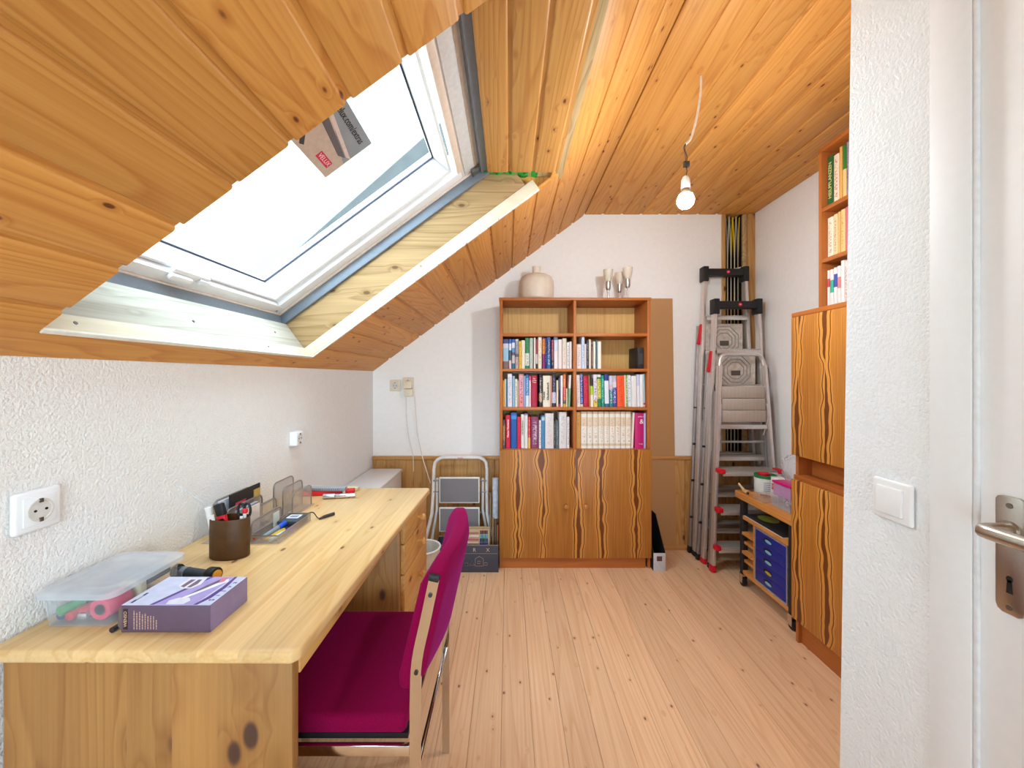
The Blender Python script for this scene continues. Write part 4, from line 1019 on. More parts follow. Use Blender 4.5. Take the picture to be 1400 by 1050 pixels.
def tall_ladder(label, yb, yt, zt, xl, xr, xlt, xrt, gap, zp, steps, footmat, gr):
    t = thing('stepladder', label, 'ladder', ((xl+xr)/2, yb, 0), 0, gr)
    L = lean(xl, yb, xlt, yt, zt); Rr = lean(xr, yb, xrt, yt, zt)
    zs = zt*.80
    for f in (L, Rr):
        rail = MB().bar(f(.02), f(zt-.05), .046, .020, up=(1, 0, 0), bev=.004).build('front_rail', M_ALU, t)
        MB().bar(f(0.0), f(.035), .052, .028, up=(1, 0, 0), bev=.006).build('foot', footmat, t)
    for f, sg in ((L, -1), (Rr, 1)):
        a, c = f(.0)+Vector((sg*.012, gap, 0)), f(zs)+Vector((sg*.016, gap*.55, 0))
        MB().bar(a.lerp(c, .02), c, .024, .018, up=(1, 0, 0), bev=.003).build('rear_rail', M_ALUD, t)
        MB().bar(a, a.lerp(c, .03), .03, .026, up=(1, 0, 0), bev=.005).build('foot', M_BLACK, t)
        MB().bar(f(zs-.13)+Vector((sg*.017, gap*.3, 0)), f(zs)+Vector((sg*.006, .0, 0.01)), .030, .020, up=(1, 0, 0), bev=.007).build('hinge_cover', M_RED, t)
        for z in (.25, .5, .75, 1.0): 
            MB().cyl(f(z)+Vector((sg*.008, gap*.6, 0)), f(z)+Vector((sg*.024, gap*.6, 0)), .008, seg=10).build('bolt', M_BLACK, t)
    z = .23
    for k in range(steps):
        a, c = L(z), Rr(z)
        st = MB().box(a.x+.012, c.x-.012, a.y-.035, a.y+.04, z-.004, z+.004, bev=.001).build('step', M_TREAD, t)
        MB().box(a.x+.011, c.x-.011, a.y-.0365, a.y-.031, z-.026, z-.0045, bev=.001).build('step_edge', M_ALU, st)
        z += .232
    # raised platform plate
    a, c = L(zp), Rr(zp); y = a.y+.006
    pw = (c.x-a.x)
    m = MB().box(a.x+.028, c.x-.028, y, y+.008, zp-.13, zp+.105, bev=.003)
    pl_ = m.build('platform', M_PLATE, t)
    m = MB()
    for r in (.105, .082, .058): octagon(m, (a.x+c.x)/2, zp-.012, r, y-.0002, .0034)
    m.build('embossing', M_ALUD, pl_)
    MB().box((a.x+c.x)/2-.03, (a.x+c.x)/2+.03, y-.004, y-.0008, zp-.045, zp-.012).build('sticker', plain(92, 82, 76, .6), pl_)
    # black top cap
    a, c = L(zt), Rr(zt)
    m = MB()
    m.box(a.x-.016, c.x+.016, a.y-.028, a.y+.028, zt-.052, zt-.004, bev=.005)
    m.box(a.x-.02, a.x+.018, a.y-.032, a.y+.034, zt-.09, zt+.012, bev=.006); m.box(c.x-.018, c.x+.02, c.y-.032, c.y+.034, zt-.09, zt+.012, bev=.006)
    cap = m.build('top_cap', M_BLACK, t)
    xm = (a.x+c.x)/2+.012
    MB().cyl((xm, a.y-.027, zt-.028), (xm, a.y-.031, zt-.028), .0115, seg=20).build('badge', M_RED, cap)
    MB().box(xm-.006, xm+.006, a.y-.0318, a.y-.0312, zt-.031, zt-.025).build('badge_mark', plain(236, 160, 170, .5), cap)
    return t
G = 'stepladders stored in the corner'
tall_ladder('tallest aluminium stepladder with black top cap at the cable shaft', 2.700, 2.735, 1.952, 1.262, 1.688, 1.345, 1.617, .05, 1.47, 7, M_BLACK, G)
tall_ladder('aluminium stepladder with black top cap standing second in the ladder stack', 2.594, 2.648, 1.715, 1.268, 1.700, 1.372, 1.652, .048, 1.265, 6, M_RED, G)
# front ladder: three treads, hoop handle, folded-up plate
t = thing('stepladder', 'three-step aluminium ladder with rounded hoop handle and red corners', 'ladder', (1.48, 2.5, 0), 0, G)
xl, xr, yb, yt, zt = 1.268, 1.690, 2.478, 2.548, 1.36
L = lean(xl, yb, 1.352, yt, zt); Rr = lean(xr, yb, 1.628, yt, zt)
for f, sg in ((L, -1), (Rr, 1)):
    MB().bar(f(.03), f(1.285), .040, .020, up=(1, 0, 0), bev=.004).build('front_rail', M_ALU, t)
    MB().bar(f(0), f(.045), .046, .030, up=(1, 0, 0), bev=.008).build('foot', M_RED, t)
    a, c = f(.0)+Vector((-sg*.008 if sg < 0 else -.012, .046, 0)), f(1.12)+Vector((0, .036, 0))
    MB().bar(a.lerp(c, .02), c, .022, .018, up=(1, 0, 0), bev=.003).build('rear_rail', M_ALUD, t); MB().bar(a, a.lerp(c, .03), .028, .026, up=(1, 0, 0), bev=.005).build('foot', M_BLACK, t)
    MB().tube(smooth_path([f(.98)+Vector((-sg*.03, .02, 0)), f(1.04)+Vector((-sg*.012, -.012, 0)), f(.95)+Vector((-sg*.012, -.016, 0)), f(.84)+Vector((-sg*.03, .015, 0))]), .005, 6).build('locking_arm', M_ALU, t)
a, c = L(1.28), Rr(1.28)
hp = [a, a+Vector((.004, .003, .03))] + [Vector((a.x+.052-.046*math.cos(R(q)), a.y+.006, 1.31+.046*math.sin(R(q)))) for q in (20, 40, 60, 80)]
hp += [Vector((c.x-.052+.046*math.cos(R(q)), c.y+.006, 1.31+.046*math.sin(R(q)))) for q in (80, 60, 40, 20)] + [c+Vector((-.004, .003, .03)), c]
MB().tube(hp, .0125, 10).build('hoop_handle', M_ALU, t)
for k, z in enumerate((.165, .395, .632)):
    a, c = L(z), Rr(z)
    st = MB().box(a.x+.006, c.x-.006, a.y-.058-.01*k, a.y+.05, z-.004, z+.004, bev=.001).build('step', M_TREAD, t)
    MB().box(a.x+.005, c.x-.005, a.y-.060-.01*k, a.y-.053-.01*k, z-.028, z-.0045, bev=.001).build('step_edge', M_ALU, st)
    for q in (a, c):
        MB().box(q.x-.018, q.x+.018, a.y-.065-.01*k, a.y-.025, z-.014, z+.014, bev=.006).build('step_corner', M_RED, st)
a, c = L(1.03), Rr(1.03); y = a.y-.012
for k in range(3):
    z1 = 1.15-.075*k
    MB().box(a.x+.016, c.x-.016-.004*(2-k), y-.006, y+.008, z1-.074, z1-.0005, bev=.004).build('folded_plate', M_RIB, t)
MB().bar((L(.895).x+.012, y+.004, .895), (Rr(.895).x-.012, y+.004, .895), .014, .028, up=(0, 0, 1), bev=.003).build('cross_bar', M_ALU, t)
MB().bar((L(.80).x+.012, yb+.08, .795), (Rr(.80).x-.012, yb+.08, .795), .012, .014, up=(0, 0, 1), bev=.003).build('cross_bar', M_ALUD, t)

# ================================================================== white step stool, box, bin and odds and ends beside the bookcase
ss = thing('step_stool', 'folded white two-step stool with grey treads against the wainscot', 'step stool', (-.325, 2.68, 0))
YS = 2.655
M_WPAINT = plain(232, 230, 228, .35)
x0, x1 = -.505, -.145
pts = [(x0-.055, YS-.03, .0), (x0-.045, YS-.02, .12), (x0-.004, YS, .30), (x0, YS+.03, .45), (x0, YS+.05, .585)]
pts += [(x0+.065-.065*math.cos(R(q)), YS+.06, .60+.062*math.sin(R(q))) for q in (25, 50, 75, 90)]
pts += [(x1-.065+.065*math.cos(R(q)), YS+.06, .60+.062*math.sin(R(q))) for q in (90, 75, 50, 25)]
pts += [(x1, YS+.05, .585), (x1, YS+.03, .45), (x1+.004, YS, .30), (x1+.045, YS-.02, .12), (x1+.055, YS-.03, .0)]
MB().tube(pts, .0115, 10).build('hoop_frame', M_WPAINT, ss)
for sg, xx in ((1, x0+.026), (-1, x1-.026)):
    MB().tube([(xx-sg*.05, YS+.03, .0), (xx-sg*.03, YS+.025, .15), (xx, YS+.02, .32), (xx, YS+.03, .53)], .009, 8).build('rear_leg', M_WPAINT, ss)
M_TREADG = ridged('grey_rubber', 'z', (158, 156, 162), 1500, 0)
for z0, z1 in ((.372, .545), (.182, .345)):
    st = MB().box(x0+.045, x1-.045, YS-.012, YS+.006, z0, z1, bev=.006).build('tread', M_WPAINT, ss)
    MB().box(x0+.054, x1-.054, YS-.0145, YS-.0118, z0+.009, z1-.009, bev=.001).build('tread_mat', M_TREADG, st)
for z in (.515, .44, .30): MB().cyl((x0, YS+.02, z), (x1, YS+.02, z), .0045, seg=8).build('cross_rod', plain(150, 150, 152, .4, .6), ss)
text('lettering', 'hailo', .018, M_RED, frame((-.325, YS+.047, .661), (1, 0, 0), (0, 0, 1)), ss)

cb = thing('carton', 'dark grey carton printed MARX with papers standing in it', 'box', (-.26, 2.55, 0))
QX0, QX1, QY0, QY1, QH = -.455, -.062, 2.468, 2.612, .166
M_CARD = plain(66, 66, 78, .6); M_CARDI = plain(150, 126, 100, .7)
MB().box(QX0, QX1, QY0, QY0+.004, 0, QH, bev=.0008).build('front', M_CARD, cb); MB().box(QX0, QX1, QY1-.004, QY1, 0, QH).build('back', M_CARD, cb)
MB().box(QX0, QX0+.004, QY0+.0045, QY1-.0045, 0, QH).build('side', M_CARD, cb); MB().box(QX1-.004, QX1, QY0+.0045, QY1-.0045, 0, QH).build('side', M_CARD, cb)
MB().box(QX0+.0045, QX1-.0045, QY0+.0045, QY1-.0045, 0.0, .004).build('bottom', M_CARDI, cb)
for a in ((QX0, QX1, QY0, QY0+.005), (QX0, QX1, QY1-.005, QY1)): MB().box(a[0], a[1], a[2], a[3], QH, QH+.003).build('rim', M_CARDI, cb)
M_PRINT = plain(206, 170, 140, .6)
for k, ch_ in enumerate('MARX'): text('lettering', ch_, .032, M_PRINT, frame((-.376+.083*k, QY0-.0003, .138), (1, 0, 0), (0, 0, 1)), cb)
m = MB()
for a in ([(-.27, .04), (-.27, .06), (-.25, .06), (-.25, .04)], [(-.24, .045), (-.225, .075), (-.21, .045)], [(-.205, .04), (-.205, .085), (-.18, .1), (-.155, .085), (-.155, .04)], [(-.19, .055), (-.19, .07), (-.175, .07), (-.175, .055)], [(-.15, .045), (-.15, .06), (-.13, .06), (-.13, .045)]):
    m.tube([(u, QY0-.0003, v) for u, v in a], .0009, 5, closed=True)
m.build('drawing', M_PRINT, cb)
MB().bar((-.45, QY0-.0003, .117), (-.066, QY0-.0003, .117), .0006, .001).build('drawing', M_PRINT, cb)
# pastel set standing in the carton
ps = thing('pastel_set', 'flat tray of coloured pastels standing upright in the carton', 'art set', (-.20, 2.53, .09))
px0, px1, pz0, pz1, py = -.272, -.118, .09, .262, 2.512
MB().box(px0, px1, py, py+.018, pz0, pz1, bev=.001).build('tray', plain(198, 176, 140, .6), ps)
MB().box(px0+.004, px1-.004, py-.003, py-.0005, pz1-.008, pz1).build('tray_edge', plain(170, 146, 108, .6), ps)
for k in range(6): MB().box(px0+.012, px0+.085, py-.004, py-.0005, .118+.021*k, .130+.021*k, bev=.001).build('pastel_stick', plain(*[(220, 170, 160), (206, 120, 110), (222, 190, 176), (200, 110, 110), (226, 200, 190), (190, 120, 110)][k], .7), ps)
for r in range(5):
    for k in range(5): MB().box(px0+.092+.0105*k, px0+.1015+.0105*k, py-.004, py-.0005, .122+.025*r, .144+.025*r, bev=.001).build('pastel_stick', plain(*[(196, 80, 70), (60, 80, 150), (40, 110, 90), (70, 150, 190), (90, 60, 60)][r][:3], .7) if k % 2 else plain(*[(216, 160, 90), (90, 70, 130), (60, 60, 110), (120, 170, 160), (130, 80, 80)][r], .7), ps)
# roll and slats
o = MB().cyl((-.085, 2.575, .30), (-.083, 2.585, .555), .020, seg=18, bev=.002).build('paper_roll', plain(196, 208, 224, .6, 0, .2, .2, 40)); 
tag(o, 'pale blue patterned paper roll standing on the slats in the carton', 'roll')
for k, (xa, h, c) in enumerate(((-.121, .46, (128, 112, 92)), (-.105, .31, (150, 122, 86)), (-.089, .2998, (112, 96, 80)), (-.075, .26, (166, 96, 66)))):
    o = MB().box(xa, xa+.0115, 2.555, 2.605-.004, .0042, h, bev=.001).build('timber_offcut', plain(*c, .7, 0, .2, .15, 30)); tag(o, '%s offcut standing in the carton corner' % ['tallest thin grey-brown wooden', 'light brown wooden', 'dark grey-brown wooden', 'short reddish wooden'][k], 'wood', 'timber offcuts in the carton')
# waste bin
wbn = thing('waste_bin', 'white round waste bin between desk and step stool', 'bin', (-.475, 2.20, 0))
MB().lathe([(.075, .0), (.078, .004), (.098, .27), (.094, .27), (.074, .008), (.002, .008)], (-.475, 2.2, 0), 32).build('bucket', plain(206, 196, 180, .5), wbn)
MB().tube([(-.475+.098*math.cos(2*math.pi*k/28), 2.2+.098*math.sin(2*math.pi*k/28), .272) for k in range(28)], .005, 8, closed=True).build('rim', M_WPAINT, wbn)
# magazine file
mf = thing('magazine_file', 'black magazine file with pale grey front standing beside the bookcase', 'magazine file', (.943, 2.6, 0))
MX0, MX1, MY0, MY1 = .905, .980, 2.484, 2.72
M_MF = plain(34, 30, 30, .6)
for xx in (MX0, MX1-.003): MB().prism([(MY0+.0035, 0), (MY1, 0), (MY1, .30), (MY1-.07, .30), (MY0+.0035, .115)], 'x', xx, xx+.003).build('side', M_MF, mf)
MB().box(MX0, MX1, MY0, MY0+.003, 0, .112, bev=.0008).build('front', plain(196, 196, 202, .4), mf)
MB().box(MX0+.003, MX1-.003, MY1-.003, MY1, 0, .30).build('back', M_MF, mf); MB().box(MX0+.003, MX1-.003, MY0+.003, MY1-.003, 0, .003).build('bottom', M_MF, mf)
MB().box(.925, .958, MY0-.0012, MY0-.0001, .063, .093).build('label_window', plain(92, 62, 52, .5), mf)
# ================================================================== workbench trolley with drawers
tr = thing('trolley', 'wooden trolley on castors with black posts and blue drawers', 'trolley', (1.53, 2.11, 0))
M_TW = wood('trolley_wood', (216, 150, 80), (182, 110, 48), (120, 64, 30), 'y', .42, 14, .1, (12, 5), .08, .35, .5, (6, .5))
TX0, TX1, TY0, TY1 = 1.336, 1.718, 1.862, 2.352
MB().box(TX0, TX1, TY0, TY1, .505, .545, bev=.003).build('table_top', M_TW, tr)
PX0, PY0, PY1 = 1.352, 1.895, 2.298
for px_ in (PX0, 1.675):
    for py_ in (PY0, PY1):
        MB().box(px_, px_+.03, py_, py_+.03, .075, .5045, bev=.002).build('post', M_BLACKM, tr)
        c = thing
        cx_, cy_ = px_+.012, py_+.015
        k = MB(); k.cyl((cx_-.011, cy_, .025), (cx_+.011, cy_, .025), .025, seg=24, bev=.004); wh = k.build('castor', M_BLACK, tr)
        k = MB(); k.box(cx_-.017, cx_-.013, cy_-.014, cy_+.014, .022, .066); k.box(cx_+.013, cx_+.017, cy_-.014, cy_+.014, .022, .066); k.box(cx_-.017, cx_+.017, cy_-.016, cy_+.016, .064, .0745, bev=.002)
        k.build('castor_fork', M_CHROME, wh)
MB().box(1.350, 1.705, PY0+.031, PY1-.001, .392, .414, bev=.002).build('shelf', M_TW, tr)
MB().box(1.350, 1.705, PY0+.031, PY1-.001, .078, .098, bev=.002).build('shelf', M_TW, tr)
MB().box(1.352, 1.70, 2.190, 2.202, .0985, .3915).build('divider', M_TW, tr)
MB().box(1.69, 1.70, 1.93, 2.189, .0985, .3915).build('back_panel', M_TW, tr); MB().box(1.69, 1.70, 2.2025, 2.297, .0985, .3915).build('back_panel', M_TW, tr)
for z in (.305, .250, .197, .145):
    MB().box(1.345 if z in (.305, .197) else 1.358, 1.685, 2.2035, 2.2965, z, z+.016, bev=.001).build('tray_runner', M_TW, tr)
db = MB(); db.box(1.350, 1.356, 1.931, 1.937, .0995, .3905); db.box(1.350, 1.356, 2.180, 2.188, .0995, .3905); db.box(1.350, 1.356, 1.9375, 2.1795, .3825, .3905); db.box(1.350, 1.356, 1.9375, 2.1795, .0995, .1075)
db.build('drawer_frame', plain(176, 180, 190, .35, .5), tr)
MB().box(1.372, 1.688, 1.932, 2.187, .0995, .3905).build('drawer_case', plain(150, 154, 166, .5), tr)
M_BLUE = plain(30, 42, 140, .4, 0, .4, .04)
for k in range(5):
    z0 = .1085+.0546*k
    d = MB().box(1.352, 1.371, 1.938, 2.179, z0, z0+.0535, bev=.001).build('drawer', M_BLUE, tr)
    zc_ = z0+.028; yc_ = 2.078
    ov = [(yc_+.034*math.cos(a), zc_+.0135*math.sin(a)) for a in [i*math.pi/9 for i in range(18)]]
    g_ = MB().prism(ov, 'x', 1.3512, 1.3530).build('grip_hole', M_BLACK, d)
    ov2 = [(yc_-.005+.026*math.cos(a), zc_-.004+.008*math.sin(a)) for a in [i*math.pi/9 for i in range(18)]]
    MB().prism(ov2, 'x', 1.3506, 1.3513).build('grip_back', plain(*((130, 190, 226) if k != 1 else (190, 170, 60)), .4), d)
# folder on the shelf below the top
fo = thing('folder', 'black folder with a yellow-green oval lying under the trolley top', 'folder', (1.5, 2.1, .4145))
MB().box(1.352, 1.67, 1.965, 2.285, .4145, .4175).build('backing_card', plain(226, 216, 200, .6), fo)
MB().box(1.354, 1.67, 1.967, 2.283, .4178, .4255, bev=.001).build('cover', M_BLACKM, fo)
MB().lathe([(.062, .4256), (.060, .4262), (.01, .4262)], (1.435, 2.20, 0), 28, sx=.75, sy=1).build('emblem', plain(150, 160, 50, .5), fo)
# ---- things on the trolley top (z = .545)
TZ = .5452
can = thing('paint_can', 'white paint can with green rim and red lid on the trolley', 'can', (1.478, 2.30, TZ))
cx_, cy_, r_ = 1.478, 2.292, .0565
MB().lathe([(r_-.002, TZ), (r_, TZ+.002), (r_, TZ+.094), (r_-.001, TZ+.098)], (cx_, cy_, 0), 32).build('body', plain(222, 226, 222, .35, 0, .4, .06, 26), can)
MB().lathe([(r_+.0004, TZ+.0885), (r_+.0018, TZ+.09), (r_+.0018, TZ+.104), (r_+.0004, TZ+.1055), (r_-.004, TZ+.1055), (r_-.006, TZ+.101), (.002, TZ+.101)], (cx_, cy_, 0), 32).build('rim', plain(30, 120, 66, .35), can)
MB().lathe([(.028, TZ+.1015), (.030, TZ+.104), (.030, TZ+.113), (.027, TZ+.116), (.002, TZ+.116)], (cx_-.008, cy_, 0), 28).build('lid', M_RED, can)
m = MB()
for k in range(5): 
    m.box(-.016, .016, -.0004, .0004, .022+.011*k, .0255+.011*k, M=Matrix.Translation((cx_-.024, cy_-.0518, TZ)) @ Matrix.Rotation(R(-25), 4, 'Z'))
m.build('label_print', plain(140, 150, 176, .5), can)
crt = thing('small_carton', 'small white carton with pink and yellow print behind the lilac tub', 'box', (1.455, 2.135, TZ))
MB().box(1.425, 1.48, 2.105, 2.165, TZ, TZ+.125, bev=.001).build('body', plain(232, 228, 228, .5), crt)
MB().box(1.4240, 1.4248, 2.115, 2.155, TZ+.06, TZ+.092).build('print', plain(214, 40, 110, .5), crt)
text('lettering', 'KX', .026, plain(236, 190, 40, .5), frame((1.4235, 2.135, TZ+.076), (0, -1, 0), (0, 0, 1)), crt)
M_CLEAR = see_through('clear_plastic', (220, 216, 224), .22, .12, .35)
M_LILAC = see_through('lilac_plastic', (214, 170, 214), .55, .25, .3)
def tub(name, label, x0, x1, y0, y1, z0, h, mat, cat='container', w=.002):
    t = thing(name, label, cat, ((x0+x1)/2, (y0+y1)/2, z0))
    m = MB(); m.box(x0, x1, y0, y0+w, z0, z0+h, bev=.0004); m.box(x0, x1, y1-w, y1, z0, z0+h, bev=.0004); m.box(x0, x0+w, y0+w, y1-w, z0, z0+h); m.box(x1-w, x1, y0+w, y1-w, z0, z0+h); m.box(x0+w, x1-w, y0+w, y1-w, z0, z0+w)
    m.build('tub', mat, t); return t
t1_ = tub('fixings_tub', 'clear plastic tub of white fixings on the trolley edge', 1.372, 1.485, 1.94, 2.082, TZ, .057, M_CLEAR)
MB().box(1.369, 1.488, 1.937, 2.085, TZ+.0575, TZ+.0605, bev=.001).build('lid', M_CLEAR, t1_)
for k in range(9):
    p = Vector((1.39+.06*random.random(), 1.96+.09*random.random(), TZ+.010+.003*k)); q = p+Vector((random.uniform(-.012, .012), random.uniform(-.02, .02), random.uniform(-.002, .012)))
    o = MB().cyl(p, q+Vector((0, 0, .006)), .0055, .003, seg=8).build('wall_plug', plain(226, 226, 230, .5)); tag(o, 'white plastic wall plug inside the clear fixings tub', 'wall plug', 'wall plugs in the fixings tub')
t2_ = tub('lilac_tub', 'lilac plastic tub with magenta lid on the clear tub', 1.378, 1.48, 1.945, 2.074, TZ+.0608, .058, M_LILAC)
MB().box(1.373, 1.485, 1.94, 2.079, TZ+.1190, TZ+.1305, bev=.004).build('lid', plain(206, 10, 120, .35), t2_)
tray = tub('clear_tray', 'shallow clear plastic tray lying on the trolley', 1.343, 1.415, 2.095, 2.185, TZ, .035, see_through('clear_tray', (226, 190, 160), .25, .1, .35))
o = MB().box(1.347, 1.387, 2.195, 2.232, TZ, TZ+.024, bev=.002).build('wood_block', M_TW); tag(o, 'small orange wooden block beside the clear tray', 'block')
o = MB().box(1.392, 1.46, 2.19, 2.335, TZ, TZ+.002).build('sandpaper', plain(112, 58, 64, .9)); tag(o, 'maroon sandpaper sheet lying before the paint can', 'sandpaper')
sp_ = thing('brush', 'wooden-handled flat brush with dark bristles lying on the trolley', 'brush', (1.37, 2.27, TZ))
d_ = Vector((.030, -.085, 0)).normalized(); p0 = Vector((1.352, 2.34, TZ+.040)); p1 = Vector((1.356, 2.292, TZ+.014)); p2 = Vector((1.362, 2.262, TZ+.0095))
MB().tube([p0, p0.lerp(p1, .5), p1], [.0055, .006, .0085], 10).build('handle', plain(226, 186, 136, .5), sp_)
MB().bar(p1, p2, .030, .013, up=(0, 0, 1), bev=.003).build('head', plain(214, 168, 110, .5), sp_); MB().bar(p2, p2+(p2-p1)*.45, .028, .012, up=(0, 0, 1), bev=.003).build('bristles', plain(74, 50, 56, .9), sp_)
# crumpled clear bag on the lilac tub
b = MB(); bm = b.bm
bmesh.ops.create_icosphere(bm, subdivisions=4, radius=1, matrix=Matrix())
from mathutils import noise as mnoise
for v_ in bm.verts:
    d0 = v_.co.normalized(); k = 1+.26*mnoise.noise(d0*3.1)+.16*mnoise.noise(d0*7.3)+.08*mnoise.noise(d0*15)
    v_.co = Vector((1.445+d0.x*.062*k, 2.0+d0.y*.060*k, TZ+.205+d0.z*.072*k))
    if v_.co.z < TZ+.1310: v_.co.z = TZ+.1310
bag = b.build('plastic_bag', see_through('crumpled_film', (232, 234, 240), .10, .08, .55), origin=(1.445, 2.0, TZ+.1310), ang=80); tag(bag, 'crumpled clear plastic bag heaped on the magenta lid', 'bag')
# ================================================================== things on the desk (z = DZ)
D0 = DZ+.0004
M_BOXP = see_through('milky_plastic', (226, 230, 236), .11, .12, .4)
M_LID = see_through('milky_lid', (222, 226, 234), .36, .2, .4)
bx_ = thing('plastic_box', 'clear lidded plastic box full of markers and tape by the wall', 'box', (-.855, .868, D0))
def rrect(x0, x1, y0, y1, r, n=4):
    P = []
    for cx_, cy_, a0 in ((x1-r, y1-r, 0), (x0+r, y1-r, 90), (x0+r, y0+r, 180), (x1-r, y0+r, 270)):
        for i in range(n+1): P.append((cx_+r*math.cos(R(a0+90*i/n)), cy_+r*math.sin(R(a0+90*i/n))))
    return P
def shell(m, rings):
    """closed strip through rounded-rectangle rings (list of point lists in world space)"""
    V = [[m.bm.verts.new(p) for p in r] for r in rings]; n = len(V[0]); fs = []
    for A, B_ in zip(V[:-1], V[1:]):
        for k in range(n): fs.append(m.bm.faces.new((A[k], A[(k+1) % n], B_[(k+1) % n], B_[k])))
    fs.append(m.bm.faces.new(V[0][::-1])); fs.append(m.bm.faces.new(V[-1])); bmesh.ops.recalc_face_normals(m.bm, faces=fs); return m
def lift(P, z): return [(u, v, z) for u, v in P]
X0, X1, YA, YZ = -.928, -.785, .786, .962
H = .066
m = MB(); shell(m, [lift(rrect(X0+.005, X1-.005, YA+.005, YZ-.005, .016), D0), lift(rrect(X0, X1, YA, YZ, .018), D0+H),
                    lift(rrect(X0+.0016, X1-.0016, YA+.0016, YZ-.0016, .0165), D0+H), lift(rrect(X0+.0066, X1-.0066, YA+.0066, YZ-.0066, .0145), D0+.002)])
m.build('tub', M_BOXP, bx_)
m = MB(); shell(m, [lift(rrect(X0-.009, X1+.009, YA-.009, YZ+.009, .024), D0+H-.006), lift(rrect(X0-.009, X1+.009, YA-.009, YZ+.009, .024), D0+H+.004), lift(rrect(X0-.004, X1+.004, YA-.004, YZ+.004, .02), D0+H+.0075),
                    lift(rrect(X0+.016, X1-.016, YA+.016, YZ-.016, .014), D0+H+.0075), lift(rrect(X0+.02, X1-.02, YA+.02, YZ-.02, .012), D0+H+.003)])
m.build('lid', M_LID, bx_)
def marker(label, p, q, r, body, cap, cat='marker', group=None, capfrac=.35, name='marker'):
    t = thing(name, label, cat, tuple(Vector(p)-Vector((0, 0, r))), 0, group); p, q = Vector(p), Vector(q); c = p.lerp(q, capfrac)
    MB().cyl(c, q, r*.93, seg=16, bev=r*.2).build('barrel', plain(*body, .4), t); MB().cyl(p, c, r, seg=16, bev=r*.25).build('cap', plain(*cap, .4), t); return t
zi = D0+.0028
gb = 'things in the clear box'
marker('green-capped thick marker inside the clear box', (-.903, .800, zi+.021), (-.870, .905, zi+.030), .010, (56, 62, 70), (46, 150, 84), group=gb)
marker('blue-capped marker lying at the bottom of the clear box', (-.908, .806, zi+.009), (-.905, .94, zi+.009), .008, (200, 204, 212), (36, 40, 110), group=gb)
marker('red-capped marker lying at the bottom of the clear box', (-.886, .803, zi+.0095), (-.884, .93, zi+.0095), .009, (60, 20, 30), (196, 30, 50), group=gb)
tp = thing('tape_roll', 'pink roll of tape standing end-on in the clear box', 'tape', (-.828, .82, zi), 0, gb)
k = MB(); k.lathe([(.011, 0), (.0205, 0), (.022, .002), (.022, .048), (.0205, .05), (.011, .05), (.011, .0)], M=Matrix.Rotation(R(-90), 4, 'X'), c=(-.826, .806, zi+.0225), seg=28); k.build('tape', plain(216, 50, 96, .45), tp)
k = MB(); k.lathe([(.0105, 0.002), (.0108, .05)], M=Matrix.Rotation(R(-90), 4, 'X'), c=(-.826, .8065, zi+.0225), seg=20); k.build('core', plain(120, 60, 80, .6), tp)
o = thing('sharpener', 'silver and red sharpener beside the pink tape in the box', 'sharpener', (-.861, .812, zi), 0, gb)
MB().box(-.874, -.852, .804, .850, zi, zi+.016, bev=.006).build('shell', plain(206, 206, 212, .25, .8), o); MB().box(-.872, -.854, .806, .848, zi+.0162, zi+.023, bev=.003).build('button', M_RED, o)
o = MB().box(-.9, -.80, .885, .948, zi+.03, zi+.052, bev=.006).build('cable_bundle', plain(92, 108, 124, .5)); tag(o, 'blue-grey pouch lying deep in the clear box', 'pouch', gb)
o = MB().box(-.85, -.80, .868, .884, zi, zi+.045, bev=.004).build('sponge', plain(226, 220, 190, .7)); tag(o, 'cream sponge standing in the clear box', 'sponge', gb)

# iron carton
ic = thing('product_carton', 'purple printed carton picturing an electric iron on the desk', 'carton', (-.665, .83, D0))
IX0, IX1, IY0, IY1, IH = -.752, -.579, .774, .884, .0525
MB().box(IX0, IX1, IY0, IY1, D0, D0+IH, bev=.0008).build('carton', plain(98, 78, 96, .5, 0, .3, .04), ic)
zt_ = D0+IH
MB().box(IX0+.0003, IX1-.0003, IY0+.0003, IY1-.0003, zt_+.0001, zt_+.0004).build('printed_top', plain(200, 206, 234, .4), ic)
MB().box(IX1+.0001, IX1+.0004, IY0+.0006, IY1-.0006, D0+.001, zt_-.0006).build('printed_end', plain(138, 122, 160, .45), ic)
def flat(name, pts, mat, z): return MB().prism(pts, 'z', zt_+z, zt_+z+.0002).build(name, mat, ic)
flat('print_band', [(-.697, .775), (-.612, .775), (-.607, .883), (-.662, .883)], plain(168, 154, 214, .45), .0004)
flat('print_stripe', [(-.698, .775), (-.690, .775), (-.652, .884-.001), (-.660, .883)], plain(86, 56, 140, .45), .0007)
flat('print_stripe', [(-.613, .775), (-.606, .775), (-.596, .80), (-.594, .84), (-.600, .883), (-.606, .883), (-.603, .84), (-.606, .80)], plain(86, 56, 140, .45), .0007)
flat('print_steam', [(-.668, .777), (-.634, .777), (-.630, .79), (-.640, .80), (-.660, .80), (-.672, .79)], plain(222, 222, 238, .45), .0007)
flat('print_iron', [(-.655, .798), (-.648, .795), (-.606, .862), (-.612, .874), (-.634, .856)], plain(238, 238, 244, .4), .0010)
flat('print_iron_body', [(-.652, .806), (-.640, .824), (-.618, .868), (-.628, .872), (-.640, .845)], plain(112, 90, 112, .45), .0013)
flat('print_handle', [(-.622, .856), (-.614, .862), (-.618, .878), (-.630, .876)], plain(214, 120, 150, .45), .0016)
flat('print_soleplate', [(-.700, .846), (-.686, .834), (-.664, .834), (-.656, .85), (-.662, .876), (-.70, .876)], plain(230, 226, 238, .45), .0010)
